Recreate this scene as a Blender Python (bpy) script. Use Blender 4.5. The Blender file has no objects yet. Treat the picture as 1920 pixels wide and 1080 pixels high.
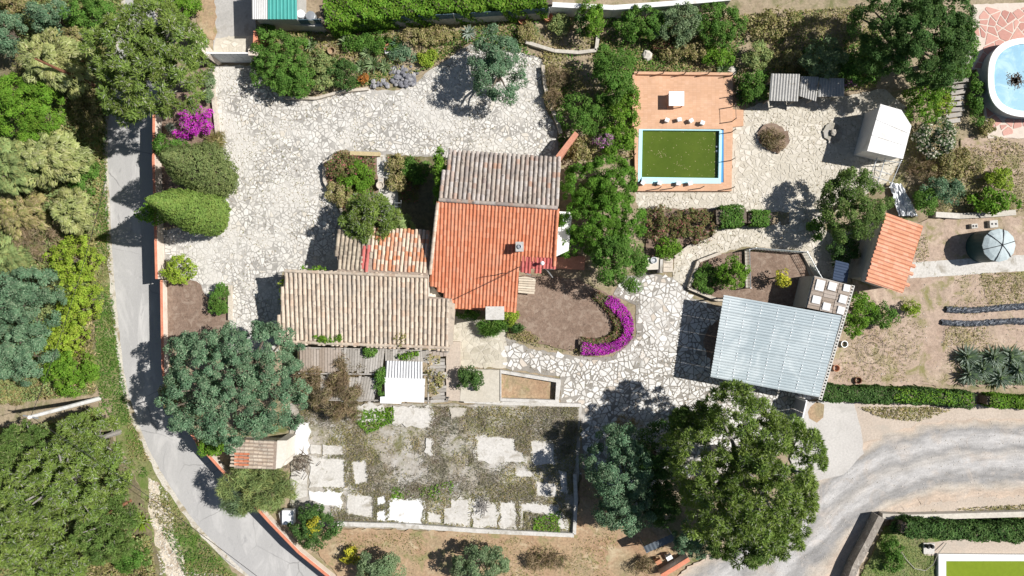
import bpy, math, random
import numpy as np
from mathutils import Matrix, Vector

# ------------------------------------------------------------------ camera, sky, sun, exposure
H = 51.2            # camera height above the yard, metres
S = 0.04            # metres per photograph pixel at ground level
scene = bpy.context.scene
cam_data = bpy.data.cameras.new('camera')
cam_data.lens = 24.0
cam_data.sensor_width = 36.0
cam_data.clip_start = 0.1
cam_data.clip_end = 2000.0
cam = bpy.data.objects.new('camera', cam_data)
cam.location = (0, 0, H)
scene.collection.objects.link(cam)
scene.camera = cam

SUN = Vector((0.87, 0.135, 1.0)).normalized()
elev = math.asin(SUN.z)
azim = math.atan2(SUN.x, SUN.y)
world = bpy.data.worlds.new('World')
scene.world = world
world.use_nodes = True
wn = world.node_tree
bg = wn.nodes['Background']
sky = wn.nodes.new('ShaderNodeTexSky')
sky.sky_type = 'NISHITA'
sky.sun_disc = False
sky.dust_density = 1.0
sky.ozone_density = 0.6
sky.sun_elevation = elev
sky.sun_rotation = azim
wn.links.new(sky.outputs[0], bg.inputs[0])
bg.inputs[1].default_value = 0.05
sun_data = bpy.data.lights.new('sun', 'SUN')
sun_data.energy = 5.0
sun_data.angle = math.radians(0.5)
sun_data.color = (1.0, 0.97, 0.93)
sun = bpy.data.objects.new('sun', sun_data)
sun.rotation_euler = SUN.to_track_quat('Z', 'Y').to_euler()
sun.location = (40, 6, 60)
scene.collection.objects.link(sun)
scene.view_settings.view_transform = 'Standard'
scene.view_settings.look = 'None'
scene.view_settings.gamma = 1.0
scene.view_settings.exposure = 0.34
scene.cycles.max_bounces = 6
scene.cycles.transparent_max_bounces = 4

C = scene.collection
R = random.Random(7)
N = np.random.default_rng(11)

# ------------------------------------------------------------------ helpers
def G(px, py, z=0.0):
    """Plan position of a point seen at photograph pixel px,py when it lies at height z."""
    k = S * (H - z) / H
    return Vector(((px - 960) * k, (540 - py) * k, z))

def px_of(p):
    k = H / (H - p[2]) / S
    return (960 + p[0] * k, 540 - p[1] * k)

def inside(x, y, poly):
    r = False
    j = len(poly) - 1
    for i in range(len(poly)):
        xi, yi = poly[i][0], poly[i][1]
        xj, yj = poly[j][0], poly[j][1]
        if (yi > y) != (yj > y) and x < (xj - xi) * (y - yi) / (yj - yi) + xi:
            r = not r
        j = i
    return r

def tag(o, label=None, cat=None, group=None, kind=None):
    if label: o['label'] = label
    if cat: o['category'] = cat
    if group: o['group'] = group
    if kind: o['kind'] = kind
    return o

def thing(name, label, cat, loc=(0, 0, 0), rz=0.0, group=None):
    o = bpy.data.objects.new(name, None)
    o.location = loc
    o.rotation_euler = (0, 0, rz)
    o.empty_display_size = 0.3
    C.objects.link(o)
    return tag(o, label, cat, group)

def put(name, me, parent=None, world=True):
    o = bpy.data.objects.new(name, me)
    C.objects.link(o)
    if parent is not None:
        o.parent = parent
        if world and parent.type == 'EMPTY':
            o.matrix_parent_inverse = (Matrix.Translation(parent.location) @ parent.rotation_euler.to_matrix().to_4x4()).inverted()
    return o

def copy_tree(o, parent=None):
    c = o.copy()
    C.objects.link(c)
    if parent is not None:
        c.parent = parent
        c.matrix_parent_inverse = o.matrix_parent_inverse.copy()
    for ch in list(o.children):
        copy_tree(ch, c)
    return c

class MB:
    def __init__(self):
        self.v, self.f, self.m = [], [], []
    def add(self, vs, fs, mi=0):
        b = len(self.v)
        self.v += [tuple(p) for p in vs]
        for f in fs:
            self.f.append([b + i for i in f]); self.m.append(mi)
        return self
    def box(self, c, s, rz=0.0, mi=0, M=None, taper=1.0):
        x, y, z = s[0] / 2, s[1] / 2, s[2] / 2
        vs = []
        for sz in (-1, 1):
            k = 1.0 if sz < 0 else taper
            for sx, sy in ((-1, -1), (1, -1), (1, 1), (-1, 1)):
                vs.append(Vector((sx * x * k, sy * y * k, sz * z)))
        ca, sa = math.cos(rz), math.sin(rz)
        out = []
        for p in vs:
            q = M @ p if M is not None else Vector((p.x * ca - p.y * sa, p.x * sa + p.y * ca, p.z))
            out.append(q + Vector(c))
        return self.add(out, [(3, 2, 1, 0), (4, 5, 6, 7), (0, 1, 5, 4), (1, 2, 6, 5), (2, 3, 7, 6), (3, 0, 4, 7)], mi)
    def prism(self, top, zb, mi=0, side=None, bottom=True):
        """top: list of points with z (ccw or cw), walls straight down to zb (number)."""
        n = len(top)
        a = sum(top[i][0] * top[(i + 1) % n][1] - top[(i + 1) % n][0] * top[i][1] for i in range(n))
        if a < 0: top = list(reversed(top))
        vs = [tuple(p) for p in top] + [(p[0], p[1], zb) for p in top]
        self.add(vs, [list(range(n))], mi)
        b = len(self.v) - 2 * n
        for i in range(n):
            j = (i + 1) % n
            self.f.append([b + i, b + n + i, b + n + j, b + j]); self.m.append(mi if side is None else side)
        if bottom:
            self.f.append([b + n + i for i in reversed(range(n))]); self.m.append(mi if side is None else side)
        return self
    def tube(self, pts, radii, n=6, mi=0, cap=True):
        pts = [Vector(p) for p in pts]
        if not hasattr(radii, '__len__'): radii = [radii] * len(pts)
        b = len(self.v)
        for i, p in enumerate(pts):
            d = (pts[min(i + 1, len(pts) - 1)] - pts[max(i - 1, 0)]).normalized()
            ref = Vector((0, 0, 1)) if abs(d.z) < 0.9 else Vector((1, 0, 0))
            u = d.cross(ref).normalized(); w = d.cross(u)
            for k in range(n):
                a = 2 * math.pi * k / n
                self.v.append(tuple(p + (u * math.cos(a) + w * math.sin(a)) * radii[i]))
        for i in range(len(pts) - 1):
            for k in range(n):
                k2 = (k + 1) % n
                self.f.append([b + i * n + k, b + i * n + k2, b + (i + 1) * n + k2, b + (i + 1) * n + k]); self.m.append(mi)
        if cap:
            self.f.append([b + k for k in range(n)]); self.m.append(mi)
            self.f.append([b + (len(pts) - 1) * n + k for k in reversed(range(n))]); self.m.append(mi)
        return self
    def lathe(self, c, prof, n=20, mi=0, sx=1.0, sy=1.0):
        b = len(self.v)
        for r, z in prof:
            for k in range(n):
                a = 2 * math.pi * k / n
                self.v.append((c[0] + r * sx * math.cos(a), c[1] + r * sy * math.sin(a), c[2] + z))
        for i in range(len(prof) - 1):
            for k in range(n):
                k2 = (k + 1) % n
                self.f.append([b + i * n + k, b + i * n + k2, b + (i + 1) * n + k2, b + (i + 1) * n + k]); self.m.append(mi)
        self.f.append([b + k for k in reversed(range(n))]); self.m.append(mi)
        self.f.append([b + (len(prof) - 1) * n + k for k in range(n)]); self.m.append(mi)
        return self
    def mesh(self, name, *mats, smooth=False):
        me = bpy.data.meshes.new(name)
        me.from_pydata(self.v, [], self.f)
        for m in mats: me.materials.append(m)
        if len(mats) > 1: me.polygons.foreach_set('material_index', self.m)
        if smooth: me.polygons.foreach_set('use_smooth', [True] * len(me.polygons))
        me.update()
        return me
    def build(self, name, mats, parent=None, world=True, smooth=False):
        if not isinstance(mats, (list, tuple)): mats = [mats]
        return put(name, self.mesh(name, *mats, smooth=smooth), parent, world)

# ------------------------------------------------------------------ materials
def new_mat(name):
    m = bpy.data.materials.new(name)
    m.use_nodes = True
    nt = m.node_tree
    return m, nt, nt.nodes['Principled BSDF']

def ramp(nt, stops, inp, const=False):
    r = nt.nodes.new('ShaderNodeValToRGB')
    e = r.color_ramp.elements
    while len(e) < len(stops): e.new(0.5)
    for i, (p, c) in enumerate(stops):
        e[i].position = p
        e[i].color = (c[0], c[1], c[2], 1)
    if const: r.color_ramp.interpolation = 'CONSTANT'
    nt.links.new(inp, r.inputs[0])
    return r.outputs[0]

def noise(nt, vec, scale, detail=4, rough=0.55, dist=0.0):
    n = nt.nodes.new('ShaderNodeTexNoise')
    n.inputs['Scale'].default_value = scale
    n.inputs['Detail'].default_value = detail
    n.inputs['Roughness'].default_value = rough
    n.inputs['Distortion'].default_value = dist
    nt.links.new(vec, n.inputs['Vector'])
    return n.outputs[0]

def mix(nt, a, b, fac, mode='MIX'):
    x = nt.nodes.new('ShaderNodeMix')
    x.data_type = 'RGBA'
    x.blend_type = mode
    for sock, val in ((0, fac), (6, a), (7, b)):
        if isinstance(val, (int, float)): x.inputs[sock].default_value = val
        elif isinstance(val, (tuple, list)): x.inputs[sock].default_value = (val[0], val[1], val[2], 1)
        else: nt.links.new(val, x.inputs[sock])
    return x.outputs[2]

def math_node(nt, op, a, b=0.0):
    x = nt.nodes.new('ShaderNodeMath')
    x.operation = op
    for i, val in enumerate((a, b)):
        if isinstance(val, (int, float)): x.inputs[i].default_value = val
        else: nt.links.new(val, x.inputs[i])
    return x.outputs[0]

def grey(v): return (v, v, v)

def surf(name, cols, scale=0.5, fine=6.0, var=0.35, rough=0.9, bump=0.25, patch=None, patch2=None, spec=0.25, stretch=None):
    """World-scale mottled surface: broad colour patches, fine grain, optional blotches of other colours."""
    m, nt, b = new_mat(name)
    geo = nt.nodes.new('ShaderNodeNewGeometry')
    vec = geo.outputs['Position']
    if stretch:
        mp = nt.nodes.new('ShaderNodeMapping')
        mp.inputs['Scale'].default_value = stretch
        nt.links.new(vec, mp.inputs[0]); vec = mp.outputs[0]
    n1 = noise(nt, vec, scale, 6, 0.6, 0.3)
    k = len(cols)
    stops = [(0.3 + 0.4 * i / max(1, k - 1), cols[i]) for i in range(k)] if k > 1 else [(0, cols[0]), (1, cols[0])]
    col = ramp(nt, stops, n1)
    n2 = noise(nt, vec, fine, 5, 0.7)
    col = mix(nt, col, ramp(nt, [(0.25, grey(1 - var)), (0.75, grey(1 + var * 0.6))], n2), 1.0, 'MULTIPLY')
    for pt in (patch, patch2):
        if pt:
            c, sc, lo, hi = pt
            n3 = noise(nt, vec, sc, 6, 0.65, 0.6)
            col = mix(nt, col, c, ramp(nt, [(lo, grey(0)), (hi, grey(1))], n3))
    nt.links.new(col, b.inputs['Base Color'])
    b.inputs['Roughness'].default_value = rough
    b.inputs['Specular IOR Level'].default_value = spec
    if bump:
        bp = nt.nodes.new('ShaderNodeBump')
        bp.inputs['Strength'].default_value = bump
        bp.inputs['Distance'].default_value = 0.05
        n4 = noise(nt, vec, fine * 1.3, 6, 0.7)
        nt.links.new(n4, bp.inputs['Height'])
        nt.links.new(bp.outputs[0], b.inputs['Normal'])
    return m

def piece_mat(name, stops, rough=0.85, dirt=None, fine=5.0, var=0.2, bump=0.15, const=False):
    """Each piece (object or loose island) takes its own colour from the ramp; stains run over all."""
    m, nt, b = new_mat(name)
    geo = nt.nodes.new('ShaderNodeNewGeometry')
    oi = nt.nodes.new('ShaderNodeObjectInfo')
    r = math_node(nt, 'FRACT', math_node(nt, 'ADD', geo.outputs['Random Per Island'], oi.outputs['Random']))
    col = ramp(nt, stops, r, const)
    vec = geo.outputs['Position']
    n2 = noise(nt, vec, fine, 5, 0.7)
    col = mix(nt, col, ramp(nt, [(0.25, grey(1 - var)), (0.75, grey(1 + var * 0.5))], n2), 1.0, 'MULTIPLY')
    for d in (dirt if isinstance(dirt, list) else [dirt] if dirt else []):
        c, sc, lo, hi = d
        n3 = noise(nt, vec, sc, 6, 0.68, 0.4)
        col = mix(nt, col, c, ramp(nt, [(lo, grey(0)), (hi, grey(1))], n3))
    nt.links.new(col, b.inputs['Base Color'])
    b.inputs['Roughness'].default_value = rough
    b.inputs['Specular IOR Level'].default_value = 0.25
    if bump:
        bp = nt.nodes.new('ShaderNodeBump')
        bp.inputs['Strength'].default_value = bump
        bp.inputs['Distance'].default_value = 0.03
        nt.links.new(noise(nt, vec, fine * 3, 5, 0.7), bp.inputs['Height'])
        nt.links.new(bp.outputs[0], b.inputs['Normal'])
    return m

def plain(name, c, rough=0.6, metal=0.0, var=0.15, fine=4.0, bump=0.08, dirt=None):
    m = surf(name, [c, tuple(x * 0.93 for x in c)], 0.8, fine, var, rough, bump, patch=dirt)
    m.node_tree.nodes['Principled BSDF'].inputs['Metallic'].default_value = metal
    return m

def add_cracks(m, scale, dark):
    nt = m.node_tree
    b = nt.nodes['Principled BSDF']
    old = b.inputs['Base Color'].links[0].from_socket
    geo = nt.nodes.new('ShaderNodeNewGeometry')
    n = nt.nodes.new('ShaderNodeTexNoise'); n.inputs['Scale'].default_value = 1.2; n.inputs['Detail'].default_value = 6
    nt.links.new(geo.outputs['Position'], n.inputs['Vector'])
    v = nt.nodes.new('ShaderNodeTexVoronoi'); v.feature = 'DISTANCE_TO_EDGE'; v.inputs['Scale'].default_value = scale
    nt.links.new(mix(nt, geo.outputs['Position'], n.outputs['Color'], 0.35, 'ADD'), v.inputs['Vector'])
    gate = noise(nt, geo.outputs['Position'], 0.18, 3, 0.6)
    f = math_node(nt, 'MULTIPLY', ramp(nt, [(0.0, grey(1)), (0.014 * scale / 0.3, grey(0))], v.outputs['Distance']), ramp(nt, [(0.45, grey(0)), (0.6, grey(0.8))], gate))
    nt.links.new(mix(nt, old, dark, f), b.inputs['Base Color'])
def leaf_mat(name='leaf'):
    m, nt, b = new_mat(name)
    at = nt.nodes.new('ShaderNodeAttribute')
    at.attribute_name = 'Col'
    nt.links.new(at.outputs['Color'], b.inputs['Base Color'])
    b.inputs['Roughness'].default_value = 0.6
    b.inputs['Specular IOR Level'].default_value = 0.12
    tr = nt.nodes.new('ShaderNodeBsdfTranslucent')
    nt.links.new(mix(nt, at.outputs['Color'], (1.0, 1.25, 0.45), 1.0, 'MULTIPLY'), tr.inputs['Color'])
    ms = nt.nodes.new('ShaderNodeMixShader')
    ms.inputs[0].default_value = 0.22
    nt.links.new(b.outputs[0], ms.inputs[1])
    nt.links.new(tr.outputs[0], ms.inputs[2])
    nt.links.new(ms.outputs[0], nt.nodes['Material Output'].inputs['Surface'])
    return m

M = {}
M['leaf'] = leaf_mat()
M['bark'] = surf('bark', [(0.13, 0.1, 0.075), (0.2, 0.165, 0.13)], 3, 14, 0.5, 0.95, 0.6)
M['bark_grey'] = surf('bark_grey', [(0.28, 0.26, 0.24), (0.38, 0.35, 0.32)], 3, 14, 0.4, 0.95, 0.5)
M['bark_red'] = surf('bark_red', [(0.16, 0.07, 0.04), (0.25, 0.12, 0.07)], 3, 12, 0.5, 0.95, 0.5)
M['ground'] = surf('ground', [(0.25, 0.19, 0.125), (0.36, 0.29, 0.2), (0.3, 0.25, 0.16)], 0.25, 5, 0.4, 0.95, 0.5,
                   patch=((0.13, 0.14, 0.05), 0.6, 0.5, 0.66))
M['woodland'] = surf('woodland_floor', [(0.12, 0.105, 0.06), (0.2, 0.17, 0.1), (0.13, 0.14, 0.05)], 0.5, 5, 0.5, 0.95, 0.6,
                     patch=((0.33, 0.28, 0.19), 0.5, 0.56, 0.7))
M['verge'] = surf('verge', [(0.3, 0.25, 0.16), (0.18, 0.2, 0.07), (0.36, 0.31, 0.2)], 0.6, 6, 0.45, 0.95, 0.5,
                  patch=((0.10, 0.16, 0.03), 0.7, 0.47, 0.62))
M['asphalt'] = surf('asphalt', [(0.37, 0.362, 0.352), (0.43, 0.42, 0.405)], 0.35, 16, 0.14, 0.9, 0.12,
                    patch=((0.52, 0.505, 0.485), 0.4, 0.54, 0.7), patch2=((0.3, 0.295, 0.29), 0.9, 0.6, 0.7), stretch=(1.5, 0.5, 1))
add_cracks(M['asphalt'], 0.3, (0.16, 0.155, 0.15))
M['shoulder'] = surf('pale_gravel', [(0.5, 0.46, 0.4), (0.62, 0.58, 0.5)], 0.8, 9, 0.35, 0.95, 0.5,
                     patch=((0.3, 0.25, 0.16), 1.0, 0.5, 0.62))
M['rubble'] = surf('pale_rubble', [(0.55, 0.48, 0.38), (0.68, 0.6, 0.48)], 1.5, 7, 0.5, 0.95, 0.9,
                   patch=((0.3, 0.23, 0.16), 1.6, 0.52, 0.62))
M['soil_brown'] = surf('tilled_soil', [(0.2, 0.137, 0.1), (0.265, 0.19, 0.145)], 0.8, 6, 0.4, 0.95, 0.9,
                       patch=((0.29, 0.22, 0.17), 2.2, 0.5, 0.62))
M['soil_orange'] = surf('bare_soil', [(0.34, 0.215, 0.13), (0.4, 0.28, 0.175), (0.31, 0.25, 0.15)], 0.5, 6, 0.4, 0.95, 0.6,
                        patch=((0.24, 0.22, 0.1), 0.8, 0.54, 0.66), patch2=((0.47, 0.38, 0.25), 0.9, 0.56, 0.7))
M['soil_field'] = surf('field_soil', [(0.36, 0.26, 0.195), (0.44, 0.335, 0.26), (0.35, 0.275, 0.195)], 0.35, 5, 0.4, 0.95, 0.6,
                       patch=((0.23, 0.21, 0.09), 0.7, 0.53, 0.66), patch2=((0.52, 0.41, 0.32), 0.8, 0.55, 0.7))
M['court_soil'] = surf('court_soil', [(0.27, 0.235, 0.18), (0.38, 0.345, 0.29), (0.26, 0.23, 0.16)], 0.6, 6, 0.5, 0.95, 0.7,
                       patch=((0.16, 0.155, 0.07), 0.8, 0.5, 0.62), patch2=((0.45, 0.425, 0.39), 0.42, 0.46, 0.6))
M['concrete_pale'] = surf('pale_concrete', [(0.52, 0.495, 0.45), (0.61, 0.585, 0.545)], 0.7, 7, 0.25, 0.92, 0.3,
                          patch=((0.34, 0.31, 0.26), 1.1, 0.53, 0.68), patch2=((0.26, 0.235, 0.17), 2.4, 0.6, 0.7))
M['whitewash'] = surf('whitewash', [(0.68, 0.675, 0.66), (0.76, 0.755, 0.745)], 1.2, 6, 0.12, 0.85, 0.15,
                      patch=((0.45, 0.42, 0.37), 0.9, 0.58, 0.72))
M['concrete_grey'] = surf('grey_concrete', [(0.36, 0.345, 0.32), (0.46, 0.44, 0.41)], 0.5, 7, 0.22, 0.9, 0.2,
                          patch=((0.27, 0.245, 0.2), 0.6, 0.56, 0.7))
M['driveway'] = surf('driveway_concrete', [(0.47, 0.445, 0.415), (0.55, 0.525, 0.49)], 0.4, 7, 0.2, 0.9, 0.15,
                     patch=((0.42, 0.4, 0.37), 0.7, 0.56, 0.7))
M['sand'] = surf('pink_sand', [(0.46, 0.385, 0.315), (0.53, 0.45, 0.375)], 0.4, 7, 0.25, 0.95, 0.3,
                 patch=((0.42, 0.37, 0.31), 0.7, 0.54, 0.7))
M['mortar_grey'] = surf('grey_mortar', [(0.29, 0.275, 0.25), (0.38, 0.36, 0.33)], 0.5, 6, 0.25, 0.95, 0.3,
                        patch=((0.53, 0.505, 0.46), 0.2, 0.47, 0.6))
M['mortar_dark'] = surf('dark_mortar', [(0.24, 0.22, 0.19), (0.34, 0.315, 0.28)], 0.5, 6, 0.3, 0.95, 0.3, patch=((0.5, 0.47, 0.43), 0.25, 0.55, 0.68))
M['mortar_beige'] = surf('beige_mortar', [(0.48, 0.435, 0.355), (0.56, 0.52, 0.44)], 0.5, 6, 0.2, 0.95, 0.3,
                         patch=((0.38, 0.345, 0.28), 0.5, 0.55, 0.7))
M['stone_white'] = piece_mat('white_flagstone', [(0, (0.52, 0.495, 0.45)), (0.35, (0.61, 0.585, 0.54)), (0.85, (0.69, 0.67, 0.625)), (1, (0.57, 0.515, 0.43))],
                             dirt=[((0.57, 0.545, 0.5), 0.2, 0.47, 0.6), ((0.45, 0.43, 0.4), 1.1, 0.62, 0.74)], var=0.15)
M['stone_bright'] = piece_mat('bright_flagstone', [(0, (0.56, 0.54, 0.5)), (0.5, (0.66, 0.64, 0.605)), (0.9, (0.73, 0.715, 0.68)), (1, (0.52, 0.45, 0.37))],
                              dirt=[((0.5, 0.47, 0.42), 0.3, 0.58, 0.74), ((0.45, 0.42, 0.37), 1.2, 0.62, 0.73)], var=0.14)
M['stone_beige'] = piece_mat('beige_flagstone', [(0, (0.52, 0.475, 0.39)), (0.5, (0.6, 0.555, 0.47)), (1, (0.67, 0.62, 0.54))],
                             dirt=[((0.5, 0.46, 0.39), 0.3, 0.5, 0.66), ((0.42, 0.385, 0.32), 1.0, 0.58, 0.72)], var=0.18)
M['stone_worn'] = piece_mat('worn_flagstone', [(0, (0.44, 0.4, 0.32)), (0.5, (0.52, 0.48, 0.39)), (1, (0.6, 0.56, 0.47))],
                            dirt=[((0.34, 0.31, 0.24), 0.6, 0.5, 0.68)], var=0.2)
M['stone_pink'] = piece_mat('pink_flagstone', [(0, (0.45, 0.22, 0.18)), (0.5, (0.52, 0.28, 0.23)), (1, (0.58, 0.33, 0.27))], var=0.14)
M['mortar_cream'] = plain('cream_mortar', (0.64, 0.55, 0.47), 0.9)
M['rock_grey'] = piece_mat('grey_rock', [(0, (0.15, 0.15, 0.17)), (0.6, (0.24, 0.24, 0.26)), (1, (0.35, 0.34, 0.34))], var=0.3)
M['rock_pale'] = piece_mat('pale_rock', [(0, (0.45, 0.41, 0.35)), (0.6, (0.58, 0.54, 0.47)), (1, (0.66, 0.63, 0.58))], var=0.3)
M['tile_orange'] = piece_mat('orange_tile', [(0, (0.5, 0.175, 0.09)), (0.5, (0.57, 0.22, 0.12)), (1, (0.63, 0.27, 0.16))],
                             rough=0.8, var=0.12, dirt=[((0.5, 0.25, 0.16), 0.5, 0.52, 0.72), ((0.4, 0.17, 0.1), 1.6, 0.58, 0.7), ((0.42, 0.34, 0.27), 2.5, 0.66, 0.72)])
M['tile_cream'] = piece_mat('cream_tile', [(0, (0.47, 0.375, 0.285)), (0.3, (0.55, 0.455, 0.355)), (0.85, (0.62, 0.525, 0.42)), (0.93, (0.56, 0.41, 0.3)), (0.97, (0.46, 0.38, 0.3)), (1, (0.4, 0.34, 0.28))],
                            rough=0.92, var=0.28, dirt=[((0.42, 0.365, 0.3), 0.5, 0.5, 0.68), ((0.24, 0.205, 0.17), 1.8, 0.58, 0.7)])
M['tile_grey'] = piece_mat('lichen_tile', [(0, (0.38, 0.305, 0.255)), (0.4, (0.43, 0.375, 0.32)), (0.75, (0.49, 0.445, 0.41)), (0.9, (0.43, 0.27, 0.19)), (1, (0.3, 0.26, 0.24))],
                           rough=0.92, var=0.3, dirt=[((0.28, 0.245, 0.22), 0.8, 0.48, 0.64), ((0.13, 0.115, 0.1), 2.5, 0.58, 0.67)])
M['tile_mixed'] = piece_mat('mixed_tile', [(0, (0.62, 0.5, 0.38)), (0.4, (0.66, 0.52, 0.4)), (0.55, (0.6, 0.3, 0.18)), (0.8, (0.58, 0.24, 0.12)), (1, (0.55, 0.42, 0.33))],
                            rough=0.9, var=0.25, dirt=[((0.35, 0.27, 0.21), 1.0, 0.56, 0.7)])
M['tile_brown'] = piece_mat('mossy_tile', [(0, (0.4, 0.33, 0.25)), (0.5, (0.5, 0.43, 0.33)), (0.8, (0.34, 0.29, 0.22)), (1, (0.27, 0.22, 0.17))],
                            rough=0.92, var=0.3, dirt=[((0.2, 0.17, 0.13), 1.6, 0.52, 0.64)])
M['tile_salmon'] = piece_mat('salmon_tile', [(0, (0.6, 0.27, 0.16)), (0.6, (0.66, 0.32, 0.2)), (1, (0.7, 0.37, 0.25))], rough=0.8, var=0.15)
M['tile_red'] = piece_mat('red_tile', [(0, (0.42, 0.1, 0.09)), (1, (0.5, 0.15, 0.13))], rough=0.8, var=0.15)
M['pan_dark'] = surf('pan_tiles_shade', [(0.3, 0.235, 0.185), (0.4, 0.32, 0.26)], 1, 8, 0.35, 0.95, 0.3)
M['pan_orange'] = surf('pan_orange', [(0.44, 0.14, 0.06), (0.52, 0.19, 0.09)], 1, 8, 0.2, 0.9, 0.2)
M['plaster'] = surf('plaster', [(0.62, 0.57, 0.49), (0.7, 0.65, 0.57)], 0.6, 6, 0.15, 0.9, 0.1, patch=((0.5, 0.44, 0.36), 0.6, 0.58, 0.74))
M['plaster_white'] = surf('white_plaster', [(0.72, 0.71, 0.69), (0.78, 0.77, 0.755)], 0.6, 6, 0.1, 0.85, 0.1, patch=((0.55, 0.52, 0.47), 0.7, 0.55, 0.72), patch2=((0.42, 0.39, 0.34), 2.2, 0.66, 0.74))
M['plaster_grey'] = surf('grey_plaster', [(0.4, 0.39, 0.37), (0.48, 0.47, 0.44)], 0.7, 6, 0.2, 0.92, 0.15, patch=((0.3, 0.285, 0.26), 0.9, 0.55, 0.7))
M['wall_pink'] = surf('wall_render', [(0.66, 0.56, 0.47), (0.74, 0.66, 0.57)], 0.5, 6, 0.15, 0.9, 0.15, patch=((0.52, 0.42, 0.34), 0.8, 0.57, 0.72))
M['coping_red'] = surf('red_coping', [(0.58, 0.2, 0.12), (0.66, 0.28, 0.17)], 1.2, 8, 0.25, 0.85, 0.2)
M['brick_red'] = surf('red_brick', [(0.5, 0.22, 0.14), (0.58, 0.28, 0.19)], 2.5, 9, 0.25, 0.9, 0.2)
M['stone_wall'] = surf('rough_stone_wall', [(0.24, 0.21, 0.18), (0.36, 0.32, 0.27)], 2.2, 7, 0.45, 0.95, 0.8, patch=((0.5, 0.46, 0.4), 2.6, 0.56, 0.66))
M['kerb'] = surf('kerb_stone', [(0.5, 0.44, 0.36), (0.6, 0.54, 0.46)], 1.5, 8, 0.3, 0.95, 0.4, patch=((0.34, 0.29, 0.23), 1.8, 0.55, 0.68))
M['white_paint'] = plain('white_paint', (0.82, 0.82, 0.82), 0.45, var=0.04, bump=0)
M['grey_metal'] = plain('grey_metal', (0.35, 0.37, 0.4), 0.45, 0.3, 0.1)
M['galv'] = plain('galvanised_tube', (0.5, 0.52, 0.53), 0.4, 0.6, 0.1)
M['black_metal'] = plain('black_metal', (0.035, 0.035, 0.035), 0.5, 0.4, 0.1)
M['dark_metal'] = plain('dark_sheet_metal', (0.12, 0.14, 0.16), 0.45, 0.4, 0.15)
M['slate_metal'] = plain('slate_blue_panel', (0.06, 0.085, 0.14), 0.35, 0.1, 0.15)
M['teal'] = plain('teal_sheet', (0.07, 0.34, 0.3), 0.5, 0.0, 0.08)
M['mesh_blue'] = surf('screen_mesh', [(0.06, 0.115, 0.15), (0.1, 0.16, 0.2)], 1.5, 7, 0.4, 0.8, 0.3)
M['sheet_white'] = plain('white_sheet', (0.82, 0.83, 0.84), 0.5, 0, 0.06)
M['asbestos'] = surf('fibre_cement', [(0.37, 0.36, 0.34), (0.46, 0.45, 0.42)], 1.2, 7, 0.25, 0.92, 0.2, patch=((0.22, 0.2, 0.17), 1.2, 0.56, 0.68))
M['sheet_blue'] = surf('pale_blue_sheet', [(0.34, 0.4, 0.425), (0.4, 0.455, 0.475)], 0.3, 4, 0.06, 0.5, 0.03, patch=((0.47, 0.52, 0.535), 0.22, 0.5, 0.6), spec=0.3)
M['block_white'] = plain('hollow_block', (0.6, 0.58, 0.54), 0.9, var=0.15)
M['plank'] = piece_mat('grey_plank', [(0, (0.3, 0.275, 0.24)), (0.5, (0.38, 0.35, 0.31)), (1, (0.46, 0.43, 0.39))], var=0.3, fine=6)
M['plank_brown'] = piece_mat('brown_plank', [(0, (0.3, 0.24, 0.19)), (0.5, (0.36, 0.3, 0.25)), (1, (0.42, 0.36, 0.31))], var=0.25, fine=6)
M['wood_pale'] = piece_mat('pale_board', [(0, (0.5, 0.43, 0.34)), (1, (0.6, 0.53, 0.43))], var=0.2)
M['pool_paint'] = plain('pale_blue_pool_paint', (0.48, 0.78, 0.84), 0.5, 0, 0.06, dirt=((0.4, 0.62, 0.62), 1.2, 0.6, 0.75))
M['pool_shade'] = plain('shaded_pool_paint', (0.05, 0.26, 0.52), 0.5, 0, 0.1)  # darker blue puts the shade on the inner pool wall into the colour
M['tank_green'] = plain('dark_green_sheet', (0.022, 0.06, 0.065), 0.5, 0, 0.2)
M['tank_cover'] = surf('tank_cover_cloth', [(0.4, 0.47, 0.48), (0.5, 0.57, 0.58)], 1.5, 6, 0.15, 0.6, 0.3, patch=((0.28, 0.32, 0.33), 1.5, 0.58, 0.7))
M['film_black'] = surf('crumpled_black_film', [(0.04, 0.05, 0.065), (0.1, 0.115, 0.14)], 3, 7, 0.5, 0.35, 1.0, spec=0.6)
M['terracotta_pot'] = plain('terracotta', (0.5, 0.23, 0.13), 0.85)
M['cane_mat'] = surf('cane', [(0.45, 0.36, 0.2), (0.55, 0.45, 0.26)], 3, 10, 0.3, 0.9, 0.3)
M['net'] = plain('pale_green_netting', (0.36, 0.41, 0.38), 0.7, 0, 0.2)
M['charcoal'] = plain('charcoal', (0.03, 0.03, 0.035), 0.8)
M['hose'] = plain('grey_hose', (0.35, 0.33, 0.28), 0.6)
M['wire'] = plain('black_cable', (0.03, 0.03, 0.03), 0.6, bump=0)

def water_mat(name, c1, c2, rough, patch=None):
    m = surf(name, [c1, c2], 0.35, 3, 0.12, rough, 0.02, patch=patch, spec=0.5)
    return m
M['water_green'] = water_mat('murky_green_water', (0.065, 0.105, 0.01), (0.095, 0.135, 0.016), 0.12)
M['water_lime'] = water_mat('lime_green_water', (0.17, 0.24, 0.012), (0.2, 0.26, 0.02), 0.12)
M['water_blue'] = water_mat('blue_pool_cover', (0.07, 0.27, 0.41), (0.11, 0.33, 0.46), 0.5, patch=((0.22, 0.41, 0.48), 0.7, 0.5, 0.64))

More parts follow.
